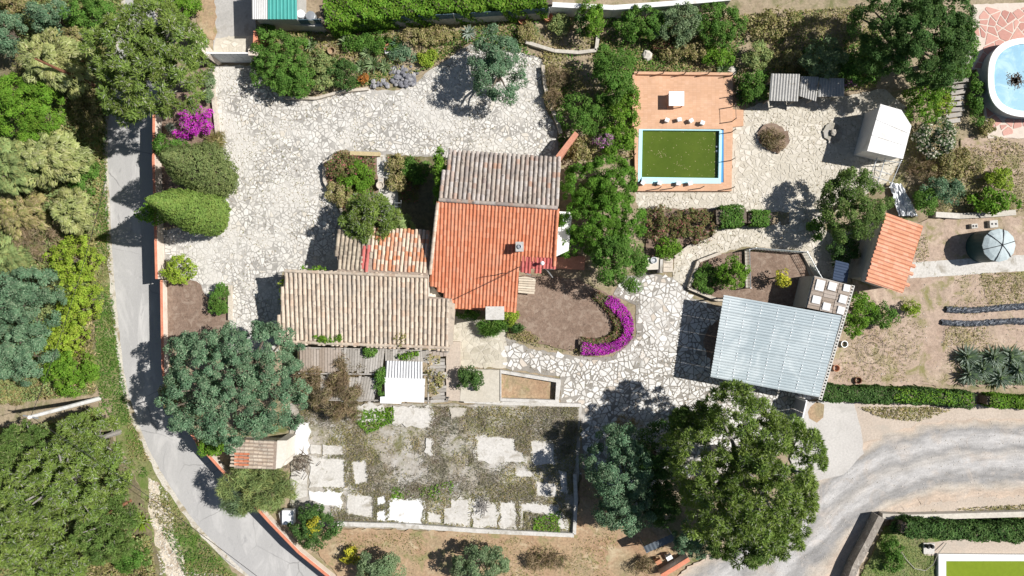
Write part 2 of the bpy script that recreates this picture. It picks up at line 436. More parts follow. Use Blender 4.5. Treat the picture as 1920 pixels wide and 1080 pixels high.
def deck_tile_mat():
    m, nt, b = new_mat('terracotta_deck_tiles')
    geo = nt.nodes.new('ShaderNodeNewGeometry')
    vec = geo.outputs['Position']
    br = nt.nodes.new('ShaderNodeTexBrick')
    br.offset = 0.0
    br.inputs['Scale'].default_value = 1.0
    br.inputs['Brick Width'].default_value = 0.28
    br.inputs['Row Height'].default_value = 0.14
    br.inputs['Mortar Size'].default_value = 0.008
    br.inputs['Color1'].default_value = (0.54, 0.315, 0.185, 1)
    br.inputs['Color2'].default_value = (0.6, 0.365, 0.23, 1)
    br.inputs['Mortar'].default_value = (0.5, 0.28, 0.18, 1)
    nt.links.new(vec, br.inputs['Vector'])
    n = noise(nt, vec, 0.6, 6, 0.65)
    col = mix(nt, br.outputs[0], ramp(nt, [(0.3, grey(0.88)), (0.7, grey(1.12))], n), 1.0, 'MULTIPLY')
    n3 = noise(nt, vec, 0.5, 5, 0.7)
    col = mix(nt, col, (0.62, 0.4, 0.28), ramp(nt, [(0.55, grey(0)), (0.75, grey(0.7))], n3))
    nt.links.new(col, b.inputs['Base Color'])
    b.inputs['Roughness'].default_value = 0.8
    return m
M['deck'] = deck_tile_mat()

def gravel_road_mat():
    """Wheel tracks follow the lane: u runs across the lane, v along it."""
    m, nt, b = new_mat('worn_gravel_lane')
    uv = nt.nodes.new('ShaderNodeUVMap')
    geo = nt.nodes.new('ShaderNodeNewGeometry')
    sep = nt.nodes.new('ShaderNodeSeparateXYZ')
    nt.links.new(uv.outputs[0], sep.inputs[0])
    n0 = noise(nt, geo.outputs['Position'], 0.35, 5, 0.65)
    u = math_node(nt, 'ADD', sep.outputs[0], math_node(nt, 'MULTIPLY', math_node(nt, 'SUBTRACT', n0, 0.5), 0.3))
    gl, gd, sd = (0.44, 0.425, 0.41), (0.285, 0.275, 0.265), (0.49, 0.39, 0.305)
    col = ramp(nt, [(0.0, sd), (0.06, (0.42, 0.37, 0.31)), (0.14, gd), (0.24, gl), (0.31, gl), (0.38, gd), (0.46, (0.4, 0.375, 0.345)),
                    (0.55, gl), (0.61, gl), (0.68, gd), (0.76, gd), (0.84, (0.44, 0.39, 0.33)), (0.92, sd), (1.0, sd)], u)
    n1 = noise(nt, geo.outputs['Position'], 0.5, 6, 0.72, 0.8)
    col = mix(nt, col, (0.46, 0.4, 0.345), ramp(nt, [(0.52, grey(0)), (0.68, grey(0.7))], n1))
    mp = nt.nodes.new('ShaderNodeMapping'); mp.inputs['Scale'].default_value = (14, 0.35, 1)
    nt.links.new(uv.outputs[0], mp.inputs[0])
    n5 = noise(nt, mp.outputs[0], 1.0, 5, 0.7)
    col = mix(nt, col, ramp(nt, [(0.3, grey(0.72)), (0.7, grey(1.25))], n5), 1.0, 'MULTIPLY')
    n2 = noise(nt, geo.outputs['Position'], 9, 5, 0.75)
    col = mix(nt, col, ramp(nt, [(0.25, grey(0.75)), (0.75, grey(1.2))], n2), 1.0, 'MULTIPLY')
    nt.links.new(col, b.inputs['Base Color'])
    b.inputs['Roughness'].default_value = 0.95
    bp = nt.nodes.new('ShaderNodeBump')
    bp.inputs['Strength'].default_value = 0.3
    bp.inputs['Distance'].default_value = 0.04
    nt.links.new(n2, bp.inputs['Height'])
    nt.links.new(bp.outputs[0], b.inputs['Normal'])
    return m
M['lane'] = gravel_road_mat()

# ------------------------------------------------------------------ ground sheets
LEVEL = [0]
def rough_edge(poly, amp, step=0.35, seed=0):
    rr = random.Random(seed)
    pts = []
    n = len(poly)
    for i in range(n):
        a, b = Vector(poly[i]), Vector(poly[(i + 1) % n])
        d = b - a
        k = max(1, int(d.length / step))
        nrm = Vector((-d.y, d.x)).normalized() if d.length else Vector((0, 0))
        for j in range(k):
            p = a + d * (j / k)
            pts.append(p + nrm * rr.uniform(-amp, amp) if j else p)
    return pts

ROAD_Z = -1.8       # the road and the woodland lie below the walled plot
def sheet(name, poly_px, mat, amp=0.08, label=None, kind='structure', parent=None, h=None, base=0.0):
    """A ground surface: a low slab whose ragged outline is real geometry."""
    LEVEL[0] += 1
    z = base + 0.004 * LEVEL[0] if h is None else h
    poly = [G(x, y, base).xy for x, y in poly_px]
    pts = rough_edge(poly, amp, seed=LEVEL[0]) if amp else poly
    mb = MB().prism([(p.x, p.y, z) for p in pts], base - 0.05, bottom=False)
    o = mb.build(name, mat, parent)
    if parent is None: tag(o, label, None, None, kind)
    o['top'] = z
    return o

def strip(name, left, right, mat, label=None, amp=0.05, base=0.0):
    LEVEL[0] += 1
    z = base + 0.004 * LEVEL[0]
    rr = random.Random(LEVEL[0])
    def resample(pts, n):
        P = [G(x, y, base) for x, y in pts]
        out = []
        for i in range(n):
            t = i / (n - 1) * (len(P) - 1)
            k = min(int(t), len(P) - 2); f = t - k
            p0, p1, p2, p3 = P[max(k - 1, 0)], P[k], P[k + 1], P[min(k + 2, len(P) - 1)]
            q = 0.5 * ((2 * p1) + (p2 - p0) * f + (2 * p0 - 5 * p1 + 4 * p2 - p3) * f * f + (3 * p1 - p0 - 3 * p2 + p3) * f ** 3)
            out.append(q)
        return out
    n = 90
    Lp, Rp = resample(left, n), resample(right, n)
    mb = MB(); uvs = []
    cols = 8
    for i in range(n):
        for j in range(cols + 1):
            u = j / cols
            p = Lp[i].lerp(Rp[i], u)
            if j in (0, cols): p = p + Vector((rr.uniform(-amp, amp), rr.uniform(-amp, amp), 0))
            mb.v.append((p.x, p.y, z)); uvs.append((u, i * 0.5))
    for i in range(n - 1):
        for j in range(cols):
            a = i * (cols + 1) + j
            f = [a, a + 1, a + cols + 2, a + cols + 1]
            mb.f.append(f); mb.m.append(0)
    me = mb.mesh(name, mat)
    ul = me.uv_layers.new(name='UVMap')
    for lp in me.loops: ul.data[lp.index].uv = uvs[lp.vertex_index]
    # make sure faces look up
    if me.polygons[0].normal.z < 0:
        me.flip_normals()
    o = put(name, me)
    o['top'] = z
    return tag(o, label, None, None, 'structure')

big = MB().add([(-300, -300, ROAD_Z), (300, -300, ROAD_Z), (300, 300, ROAD_Z), (-300, 300, ROAD_Z)], [(0, 1, 2, 3)]).build('ground', M['ground'])
tag(big, 'dry brown soil and scrub ground around the walled plot', kind='structure')
PLOT = [(300, -900), (330, 30), (352, 56), (300, 150), (291, 215), (289, 300), (292, 400), (295, 523), (304, 525), (305, 600), (307, 700), (315, 740), (341, 785), (373, 832), (416, 880), (463, 930), (506, 978), (561, 1035), (641, 1100), (900, 1500), (3500, 1500), (3500, -900)]
plot = MB().prism([tuple(G(x, y, 0)) for x, y in PLOT], ROAD_Z - 0.1, bottom=False).build('terrace_ground', M['ground'])
tag(plot, 'raised walled terrace of dry soil carrying house and yards', kind='structure')
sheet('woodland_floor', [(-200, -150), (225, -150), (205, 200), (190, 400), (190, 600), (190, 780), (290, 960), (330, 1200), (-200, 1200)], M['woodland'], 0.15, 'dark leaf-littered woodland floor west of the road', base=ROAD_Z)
sheet('roadside_verge', [(190, -60), (240, -60), (215, 200), (208, 330), (215, 480), (228, 650), (250, 770), (300, 900), (370, 990), (470, 1110), (320, 1110), (285, 1000), (255, 900), (205, 790), (175, 700), (182, 560), (160, 420), (185, 300), (180, 120)], M['verge'], 0.2, 'patchy green and dry grass verge along the road', base=ROAD_Z)
sheet('bare_clearing', [(-60, 748), (60, 748), (190, 735), (215, 770), (150, 775), (60, 800), (-60, 805)], M['ground'], 0.25, 'pale bare clearing around the utility pole foot', base=ROAD_Z)
sheet('rubble_track', [(278, 895), (300, 905), (303, 940), (322, 985), (345, 1060), (360, 1110), (325, 1110), (300, 1040), (285, 985), (280, 940)], M['rubble'], 0.2, 'pale stony track beside the road', base=ROAD_Z)
RL = [(235, -60), (236, 0), (215, 120), (204, 225), (203, 300), (207, 400), (213, 500), (222, 600), (232, 690), (247, 755), (270, 820), (297, 875), (328, 925), (372, 985), (425, 1040), (500, 1110)]
RR = [(x + 12, y) for x, y in [(276, -60), (278, 0), (285, 120), (292, 225), (292, 300), (297, 400), (303, 500), (306, 600), (308, 690), (325, 765), (355, 822), (395, 872), (445, 925), (505, 985), (560, 1035), (650, 1110)]]
strip('gravel_shoulder', [(x - 9, y + 4) for x, y in RL], [(x + 3, y) for x, y in RR], M['shoulder'], 'pale gravel shoulder edging the asphalt road', 0.12, ROAD_Z)
strip('road', RL, RR, M['asphalt'], 'grey asphalt road curving along the boundary wall', 0.03, ROAD_Z)

# yards
NW = [(396, 122), (482, 122), (500, 155), (540, 182), (590, 184), (640, 172), (690, 168), (745, 170), (775, 158), (805, 132), (850, 104), (885, 80), (960, 92), (1012, 104), (1020, 130), (1022, 195), (1045, 240), (1046, 300), (840, 300), (715, 290), (640, 282), (608, 305), (612, 345), (640, 395), (634, 445), (634, 512), (530, 510), (524, 660), (430, 660), (430, 535), (412, 545), (395, 560), (380, 545), (350, 530), (305, 480), (305, 430), (398, 428), (412, 330), (405, 285), (402, 230)]
YARD = sheet('front_yard_paving', NW, M['mortar_grey'], 0.1, 'large crazy paving yard of white flagstones')
SE = [(948, 632), (1000, 655), (1085, 668), (1150, 668), (1192, 632), (1192, 572), (1150, 552), (1165, 520), (1210, 512), (1265, 520), (1300, 560), (1400, 590), (1500, 600), (1540, 745), (1512, 752), (1495, 825), (1400, 880), (1250, 900), (1180, 960), (1095, 960), (1090, 760), (1052, 756), (1050, 706), (940, 690)]
SEP = sheet('back_yard_paving', SE, M['mortar_dark'], 0.08, 'crazy paving of bright white stones with dark joints')
EA = [(1372, 215), (1395, 205), (1440, 188), (1590, 180), (1655, 165), (1700, 200), (1690, 300), (1660, 345), (1560, 400), (1540, 425), (1560, 440), (1610, 430), (1600, 520), (1520, 520), (1500, 470), (1400, 462), (1350, 475), (1310, 490), (1285, 540), (1262, 522), (1265, 480), (1290, 462), (1340, 448), (1350, 425), (1480, 420), (1480, 398), (1195, 392), (1190, 355), (1372, 358)]
EAP = sheet('poolside_paving', EA, M['mortar_beige'], 0.08, 'beige crazy paving around the pool and path')
PT = [(850, 590), (950, 610), (948, 690), (838, 690), (845, 640)]
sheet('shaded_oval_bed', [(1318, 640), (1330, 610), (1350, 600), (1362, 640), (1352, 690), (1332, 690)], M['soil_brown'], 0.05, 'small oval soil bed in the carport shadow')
PTP = sheet('patio_paving', PT, M['mortar_beige'], 0.1, 'worn beige crazy paving patio behind the house')
sheet('neighbour_drive', [(395, -60), (480, -60), (480, 75), (472, 100), (402, 100), (398, 60)], M['concrete_grey'], 0.05, 'grey concrete drive behind the north gate')
GTP = sheet('gate_paving', [(405, 72), (478, 66), (480, 118), (398, 118)], M['mortar_beige'], 0.05, 'crazy paving apron behind the white gate')
sheet('bare_slope', [(366, -60), (398, -60), (408, 60), (402, 76), (375, 60), (368, 25)], M['soil_orange'], 0.15, 'dry brown slope beside the neighbour drive')
sheet('terracotta_path', [(838, 640), (864, 640), (864, 750), (838, 748)], M['sand'], 0.02, 'narrow terracotta path beside the slatted lean-to', h=0.56)
sheet('concrete_pad', [(864, 690), (938, 692), (938, 752), (864, 750)], M['mortar_beige'], 0.03, 'grey concrete pad around the round shrub', h=0.58)
# beds
sheet('north_bed', [(478, 60), (600, 62), (820, 40), (1040, 25), (1380, 20), (1660, 0), (1830, 60), (1780, 170), (1640, 165), (1440, 190), (1380, 200), (1374, 136), (1190, 136), (1190, 360), (1210, 500), (1130, 520), (1050, 480), (1046, 240), (1020, 195), (1018, 110), (880, 82), (800, 132), (770, 160), (690, 168), (540, 182), (495, 150)], M['ground'], 0.12, 'planted bed of soil and dry grass north of the yard')
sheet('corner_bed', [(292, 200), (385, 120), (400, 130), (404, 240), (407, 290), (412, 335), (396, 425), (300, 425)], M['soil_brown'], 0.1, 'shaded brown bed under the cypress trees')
sheet('small_bed', [(312, 512), (370, 528), (392, 560), (430, 540), (430, 620), (312, 640)], M['soil_brown'], 0.1, 'small bare brown bed inside the road wall')
sheet('house_bed', [(640, 286), (712, 290), (716, 440), (640, 440), (636, 395), (606, 335), (610, 305)], M['soil_brown'], 0.08, 'planted bed in front of the house')
sheet('entry_path', [(706, 290), (724, 290), (745, 350), (752, 440), (716, 440)], M['concrete_pale'], 0.05, 'narrow stone entry path between two beds')
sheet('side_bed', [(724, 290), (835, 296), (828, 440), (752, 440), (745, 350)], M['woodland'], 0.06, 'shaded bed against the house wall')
sheet('round_lawn_bed', [(972, 518), (1020, 516), (1080, 522), (1130, 545), (1165, 575), (1180, 620), (1150, 655), (1085, 660), (1010, 645), (955, 625), (966, 590)], M['soil_brown'], 0.1, 'rounded bed of bare tilled soil ringed by magenta flowers')
sheet('shrub_bed', [(1310, 492), (1352, 476), (1392, 470), (1385, 560), (1340, 560), (1300, 545)], M['soil_brown'], 0.08, 'planted bed with a round shrub beside the vegetable plot')
sheet('vegetable_plot', [(1395, 472), (1500, 474), (1515, 520), (1515, 580), (1380, 560)], M['soil_brown'], 0.06, 'bare brown vegetable plot enclosed by netting')
sheet('hedge_bed', [(1205, 392), (1340, 392), (1345, 425), (1335, 448), (1290, 462), (1265, 480), (1262, 490), (1212, 490)], M['soil_brown'], 0.08, 'bed under the reddish flowering shrubs')
sheet('field', [(1600, 420), (1730, 415), (1760, 410), (2050, 400), (2050, 730), (1800, 722), (1545, 722), (1570, 620), (1600, 540)], M['soil_field'], 0.15, 'dry beige field with weeds east of the carport')
sheet('path_slabs', [(1704, 492), (1800, 486), (1920, 478), (2050, 470), (2050, 505), (1920, 508), (1704, 522)], M['concrete_pale'], 0.03, 'pale concrete path along the tank')
sheet('east_terrace', [(1800, 260), (2050, 240), (2050, 330), (1880, 345), (1810, 330)], M['soil_field'], 0.1, 'pale trodden terrace below the round pool')
COURT = sheet('court', [(545, 756), (1090, 758), (1080, 1000), (620, 988), (545, 960)], M['court_soil'], 0.08, 'derelict court overgrown with dry weeds')
sheet('lower_plot', [(600, 988), (1078, 1002), (1090, 880), (1180, 940), (1240, 1020), (1290, 1050), (1240, 1110), (660, 1110), (590, 1030)], M['soil_orange'], 0.12, 'orange-brown bare soil plot at the bottom')
# lane
sheet('lane_ground', [(1500, 750), (1620, 755), (2050, 765), (2050, 960), (1690, 972), (1650, 975), (1590, 1110), (1240, 1110), (1300, 1055), (1420, 1010), (1500, 900)], M['sand'], 0.15, 'pale sandy ground beside the gravel lane')
LANE = strip('gravel_lane', [(1240, 1100), (1330, 1040), (1440, 985), (1520, 905), (1610, 838), (1700, 800), (1810, 785), (1930, 782), (2080, 780)],
      [(1560, 1130), (1580, 1065), (1625, 1000), (1660, 968), (1715, 948), (1780, 938), (1850, 932), (1930, 930), (2080, 930)], M['lane'], 'worn grey gravel lane with wheel tracks', 0.15)
sheet('entry_apron', [(1512, 752), (1600, 755), (1612, 800), (1618, 850), (1580, 888), (1535, 900), (1500, 905), (1480, 860), (1495, 820)], M['driveway'], 0.06, 'pale concrete apron outside the sliding gate')
sheet('sand_spill', [(1518, 762), (1530, 752), (1544, 758), (1542, 782), (1530, 792), (1516, 784), (1513, 772)], M['soil_orange'], 0.06, 'small heap of brown sand spilled on the apron')
sheet('neighbour_lawn', [(1660, 985), (1740, 1000), (2050, 990), (2050, 1130), (1590, 1130)], M['verge'], 0.1, 'patchy lawn beside the lower pool')
sheet('lower_pool_deck', [(1732, 1016), (1800, 1010), (2050, 1012), (2050, 1110), (1752, 1110), (1752, 1040), (1732, 1040)], M['sand'], 0.03, 'pale pink deck around the lower pool')
PK = sheet('pink_terrace', [(1822, 10), (2050, 0), (2050, 260), (1850, 260), (1830, 130), (1820, 132)], M['mortar_cream'], 0.05, 'pink crazy paving terrace around the round pool')

# ------------------------------------------------------------------ flagstones (irregular stones, each with its own edges)
def clip(poly, nx, ny, d):
    out = []
    n = len(poly)
    for i in range(n):
        a, b = poly[i], poly[(i + 1) % n]
        da = a[0] * nx + a[1] * ny - d
        db = b[0] * nx + b[1] * ny - d
        if da <= 0: out.append(a)
        if (da < 0 < db) or (db < 0 < da):
            t = da / (da - db)
            out.append((a[0] + (b[0] - a[0]) * t, a[1] + (b[1] - a[1]) * t))
    return out

def flagstones(parent, poly_px, mat, dmin, dmax, gap, seed, limit=300, thick=0.025, holes=(), only=None):
    rr = random.Random(seed)
    poly = [tuple(G(x, y).xy) for x, y in poly_px]
    hl = [[tuple(G(x, y).xy) for x, y in h] for h in holes]
    xs = [p[0] for p in poly]; ys = [p[1] for p in poly]
    x0, x1, y0, y1 = min(xs) - 1, max(xs) + 1, min(ys) - 1, max(ys) + 1
    cell = dmin
    grid = {}
    pts = []
    tries = int((x1 - x0) * (y1 - y0) / (dmin * dmin) * 6)
    for _ in range(tries):
        x, y = rr.uniform(x0, x1), rr.uniform(y0, y1)
        d = dmin + (dmax - dmin) * rr.random() ** 1.6
        gi, gj = int(x / cell), int(y / cell)
        ok = True
        r = int(d / cell) + 1
        for i in range(gi - r, gi + r + 1):
            for j in range(gj - r, gj + r + 1):
                for q in grid.get((i, j), ()):
                    if (pts[q][0] - x) ** 2 + (pts[q][1] - y) ** 2 < d * d: ok = False; break
                if not ok: break
            if not ok: break
        if ok:
            grid.setdefault((gi, gj), []).append(len(pts)); pts.append((x, y))
    A = np.array(pts)
    wt = np.array([rr.uniform(-0.12, 0.12) * dmin * dmax for _ in pts])
    stones = []
    def area(q): return abs(sum(q[k - 1][0] * q[k][1] - q[k][0] * q[k - 1][1] for k in range(len(q)))) / 2
    def split(q, lim):
        ar = area(q)
        if len(q) < 3 or ar < lim * rr.uniform(0.7, 2.4): return [q]
        cx = sum(p[0] for p in q) / len(q); cy = sum(p[1] for p in q) / len(q)
        # cut across the longer direction, askew
        far = max(q, key=lambda p: (p[0] - cx) ** 2 + (p[1] - cy) ** 2)
        a = math.atan2(far[1] - cy, far[0] - cx) + rr.uniform(-0.55, 0.55)
        nx, ny = math.cos(a), math.sin(a)
        d = cx * nx + cy * ny + rr.uniform(-0.18, 0.18) * math.sqrt(ar)
        return split(clip(q, nx, ny, d), lim) + split(clip(q, -nx, -ny, -d), lim)
    for i, (x, y) in enumerate(pts):
        if not inside(x, y, poly) or any(inside(x, y, h) for h in hl): continue
        d2 = (A[:, 0] - x) ** 2 + (A[:, 1] - y) ** 2
        idx = np.argsort(d2)[1:24]
        r_ = dmax * 2.2
        c = [(x - r_, y - r_), (x + r_, y - r_), (x + r_, y + r_), (x - r_, y + r_)]
        for j in idx:
            dx, dy = A[j, 0] - x, A[j, 1] - y
            L = math.hypot(dx, dy)
            nx, ny = dx / L, dy / L
            c = clip(c, nx, ny, x * nx + y * ny + L / 2 + (wt[i] - wt[j]) / (2 * L))
            if len(c) < 3: break
        if len(c) < 3: continue
        for c in split(c, dmin * dmin * 0.5):
            if len(c) < 3: continue
            if sum(inside(p[0], p[1], poly) for p in c) < len(c) * 0.7: continue
            a2 = sum(c[k - 1][0] * c[k][1] - c[k][0] * c[k - 1][1] for k in range(len(c)))
            if a2 < 0: c = c[::-1]
            q = list(c)
            for k in range(len(c)):
                a, b = c[k - 1], c[k]
                L = math.hypot(b[0] - a[0], b[1] - a[1])
                if L < 1e-5: continue
                nx, ny = (b[1] - a[1]) / L, -(b[0] - a[0]) / L
                q = clip(q, nx, ny, a[0] * nx + a[1] * ny - gap / 2 * rr.uniform(0.6, 1.5))
                if len(q) < 3: break
            if len(q) < 3: continue
            # knock the corners off so no outline is knife-sharp
            w = []
            for k in range(len(q)):
                p0, p1, p2 = q[k - 1], q[k], q[(k + 1) % len(q)]
                l1 = math.hypot(p1[0] - p0[0], p1[1] - p0[1]); l2 = math.hypot(p2[0] - p1[0], p2[1] - p1[1])
                if min(l1, l2) < 0.03: continue
                f1, f2 = min(0.3, 0.06 / l1) * rr.uniform(.4, 1.3), min(0.3, 0.06 / l2) * rr.uniform(.4, 1.3)
                w.append((p1[0] + (p0[0] - p1[0]) * f1, p1[1] + (p0[1] - p1[1]) * f1))
                w.append((p1[0] + (p2[0] - p1[0]) * f2, p1[1] + (p2[1] - p1[1]) * f2))
            if len(w) < 4: continue
            ar = area(w)
            if ar < 0.012: continue
            cx = sum(p[0] for p in w) / len(w); cy = sum(p[1] for p in w) / len(w)
            stones.append((ar, cx, cy, w))
    stones.sort(reverse=True)
    z0 = parent['top'] - 0.004
    rest = MB()
    for k, (ar, cx, cy, q) in enumerate(stones):
        h = thick * rr.uniform(0.7, 1.3)
        tx, ty = rr.uniform(-0.012, 0.012), rr.uniform(-0.012, 0.012)
        n = len(q)
        mb = rest if k >= limit else MB()
        ox, oy = (0, 0) if k >= limit else (cx, cy)
        vs = []
        for s, z in ((1.0, z0), (1.0, z0 + h - 0.008), (1 - 0.02 / max(0.1, math.sqrt(ar)), z0 + h)):
            for p in q:
                X, Y = cx + (p[0] - cx) * s, cy + (p[1] - cy) * s
                vs.append((X - ox, Y - oy, z + ((X - cx) * tx + (Y - cy) * ty if z > z0 else 0)))
        fs = [[2 * n + i for i in range(n)]]
        for r in (0, 1):
            for i in range(n):
                j = (i + 1) % n
                fs.append([r * n + i, r * n + j, (r + 1) * n + j, (r + 1) * n + i])
        mb.add(vs, fs)
        if k < limit:
            o = mb.build('flagstone', mat, parent)
            o.location = (cx, cy, 0)
    if rest.v:
        o = rest.build('flagstone_field', mat, parent)
        o['kind'] = 'stuff'
    return len(stones)

house_px = [(520, 440), (634, 440), (634, 512), (520, 512)]
flagstones(YARD, NW, M['stone_white'], 0.42, 1.05, 0.05, 1)
flagstones(SEP, SE, M['stone_bright'], 0.5, 1.1, 0.06, 2, holes=[[(1318, 640), (1330, 610), (1350, 600), (1362, 640), (1352, 690), (1332, 690)]])
flagstones(EAP, EA, M['stone_beige'], 0.5, 1.05, 0.06, 3)
flagstones(PTP, PT, M['stone_worn'], 0.6, 1.2, 0.05, 4)
flagstones(GTP, [(405, 72), (478, 66), (480, 118), (398, 118)], M['stone_beige'], 0.6, 1.1, 0.09, 5)
flagstones(PK, [(1822, 10), (1960, 0), (1960, 260), (1850, 260), (1835, 132), (1820, 132)], M['stone_pink'], 1.0, 1.9, 0.08, 6)

# concrete slabs left standing in the derelict court
SLABS = [
    ([(660, 862), (688, 860), (692, 904), (666, 910)], 'concrete_pale'), ([(652, 924), (702, 926), (704, 972), (652, 964)], 'concrete_pale'), ([(548, 884), (575, 872), (576, 930), (556, 936)], 'concrete_pale'),
    ([(802, 958), (828, 962), (828, 980), (804, 978)], 'concrete_pale'), ([(1003, 900), (1040, 905), (1046, 930), (1005, 928)], 'concrete_pale'), ([(1046, 880), (1062, 884), (1064, 925), (1050, 922)], 'concrete_pale'),
    ([(890, 814), (966, 817), (968, 842), (985, 850), (988, 868), (890, 866)], 'concrete_pale'),
    ([(992, 822), (1040, 828), (1043, 872), (1003, 872), (996, 850)], 'concrete_pale'),
    ([(966, 876), (1003, 884), (1000, 894), (966, 892)], 'concrete_pale'),
    ([(581, 853), (650, 856), (652, 916), (580, 914)], 'concrete_pale'),
    ([(580, 918), (645, 920), (640, 952), (618, 946), (582, 935)], 'whitewash'),
    ([(584, 832), (603, 834), (602, 851), (584, 850)], 'concrete_pale'), ([(606, 832), (646, 834), (648, 853), (606, 852)], 'concrete_pale'),
    ([(728, 937), (748, 933), (790, 933), (800, 950), (792, 984), (768, 982), (727, 974)], 'whitewash'),
    ([(708, 931), (723, 927), (724, 942), (709, 946)], 'whitewash'), ([(708, 958), (724, 952), (725, 976), (708, 974)], 'whitewash'),
    ([(846, 934), (882, 932), (882, 986), (833, 980), (832, 952), (846, 950)], 'concrete_pale'),
    ([(886, 935), (934, 941), (934, 988), (886, 986)], 'concrete_pale'),
    ([(937, 937), (968, 938), (970, 990), (937, 988)], 'concrete_pale'),
    ([(972, 938), (1047, 944), (1056, 962), (1066, 992), (1050, 990), (1046, 966), (980, 956), (978, 990), (972, 990)], 'concrete_pale'),
    ([(668, 758), (718, 757), (722, 778), (700, 793), (668, 788)], 'concrete_pale'),
    ([(738, 760), (812, 762), (810, 803), (790, 802), (736, 794)], 'concrete_pale'),
    ([(842, 762), (876, 764), (872, 778), (846, 784)], 'rock_pale'),
    ([(800, 820), (811, 820), (810, 856), (796, 846)], 'concrete_pale'), 
    ([(560, 792), (582, 790), (580, 852), (548, 856), (546, 838), (556, 826)], 'whitewash'),
     
     
     
]
for poly, mt in SLABS:
    sheet('concrete_slab', poly, M[mt], 0.17, parent=COURT)

# ------------------------------------------------------------------ roofs and tiles
def plane3(a, b, c):
    A, B, Cc = G(*a), G(*b), G(*c)
    n = (B - A).cross(Cc - A).normalized()
    if n.z < 0: n = -n
    return A, n

def hit(px, py, pl):
    A, n = pl
    o = Vector((0, 0, H))
    d = Vector(((px - 960) * S / H, (540 - py) * S / H, -1))
    return o + d * ((A - o).dot(n) / d.dot(n))

def barrel_mesh(name, mat, w, L, lift=0.03, h=0.5, seg=5):
    mb = MB()
    rings = []
    for y, k, z in ((0.0, 0.84, 0.0), (L, 1.0, lift)):
        ring = []
        for i in range(seg + 1):
            a = math.pi * i / seg
            ring.append((-math.cos(a) * w / 2 * k, y, z + math.sin(a) * w * h * k))
        rings.append(ring)
    inner = [(p[0] * 0.8, L, lift + (p[2] - lift) * 0.78 - 0.004) for p in rings[1]]
    vs = rings[0] + rings[1] + inner
    n = seg + 1
    fs = []
    for i in range(seg):
        fs.append([i, n + i, n + i + 1, i + 1])
        fs.append([n + i, 2 * n + i, 2 * n + i + 1, n + i + 1])
    mb.add(vs, fs)
    return mb.mesh(name, mat, smooth=False)

def wave_mesh(name, mat, w, L, lift=0.025):
    prof = [(-.5, .005), (-.36, .0), (-.24, .03), (-.08, .075), (.08, .08), (.24, .055), (.36, .012), (.5, .008)]
    mb = MB()
    n = len(prof)
    vs = [(x * w, 0.0, z * w / .245) for x, z in prof] + [(x * w, L, z * w / .245 + lift) for x, z in prof] + [(x * w, L, z * w / .245 + lift - 0.025) for x, z in prof]
    fs = []
    for i in range(n - 1):
        fs.append([i, n + i, n + i + 1, i + 1])
        fs.append([n + i, 2 * n + i, 2 * n + i + 1, n + i + 1])
    mb.add(vs, fs)
    return mb.mesh(name, mat)

def lay_tiles(roof, pl, poly_px, u0, u1, down, pitch, expo, mesh, jit=0.012, limit=300, seed=1, rot=0.02, skip=None):
    rr = random.Random(seed)
    P0, P1, P2 = hit(*u0, pl), hit(*u1, pl), hit(*down, pl)
    n = pl[1]
    u = (P1 - P0).normalized()
    v = n.cross(u)
    if v.dot(P2 - P0) < 0:
        u = -u; v = n.cross(u)
    cs = [hit(x, y, pl) - P0 for x, y in poly_px]
    ua, ub = min(c.dot(u) for c in cs), max(c.dot(u) for c in cs)
    va, vb = min(c.dot(v) for c in cs), max(c.dot(v) for c in cs)
    spots = []
    nu, nv = int((ub - ua) / pitch) + 1, int((vb - va) / expo) + 1
    for i in range(nu):
        off = rr.uniform(-0.04, 0.04)
        for j in range(nv):
            p = P0 + u * (ua + (i + 0.5) * pitch) + v * (va + j * expo + off)
            q = px_of(p + v * expo * 0.5)
            if inside(q[0], q[1], poly_px) and not (skip and inside(q[0], q[1], skip)):
                spots.append(p)
    spots.sort(key=lambda p: p.x * p.x + p.y * p.y + (H - p.z) ** 2)
    B = Matrix((u, v, n)).transposed()
    rest_v, rest_f = [], []
    base = np.array([w.co[:] for w in mesh.vertices])
    faces = [list(f.vertices) for f in mesh.polygons]
    for k, p in enumerate(spots):
        p = p + u * rr.uniform(-jit, jit) + v * rr.uniform(-jit, jit) * 2 + n * rr.uniform(0.005, 0.02)
        Mx = B @ Matrix.Rotation(rr.uniform(-rot, rot), 3, 'Z')
        if k < limit:
            o = bpy.data.objects.new('tile', mesh)
            C.objects.link(o)
            o.parent = roof
            o.matrix_local = Matrix.Translation(p) @ Mx.to_4x4()
        else:
            w = base @ np.array(Mx).T + np.array(p[:])
            b = len(rest_v)
            rest_v += w.tolist()
            rest_f += [[b + i for i in f] for f in faces]
    if rest_v:
        me = bpy.data.meshes.new('tile_courses')
        me.from_pydata(rest_v, [], rest_f)
        me.materials.append(mesh.materials[0])
        o = put('tile_courses', me, roof)
        o['kind'] = 'stuff'
    return u, v, n

def deck(name, parent, pl, poly_px, zb, top, side):
    pts = [hit(x, y, pl) for x, y in poly_px]
    return MB().prism([tuple(p) for p in pts], zb, 0, 1).build(name, [top, side], parent)

def walls(parent, poly_px, z, mat, name='wall'):
    return MB().prism([tuple(G(x, y, z)) for x, y in poly_px], 0.0).build(name, mat, parent)

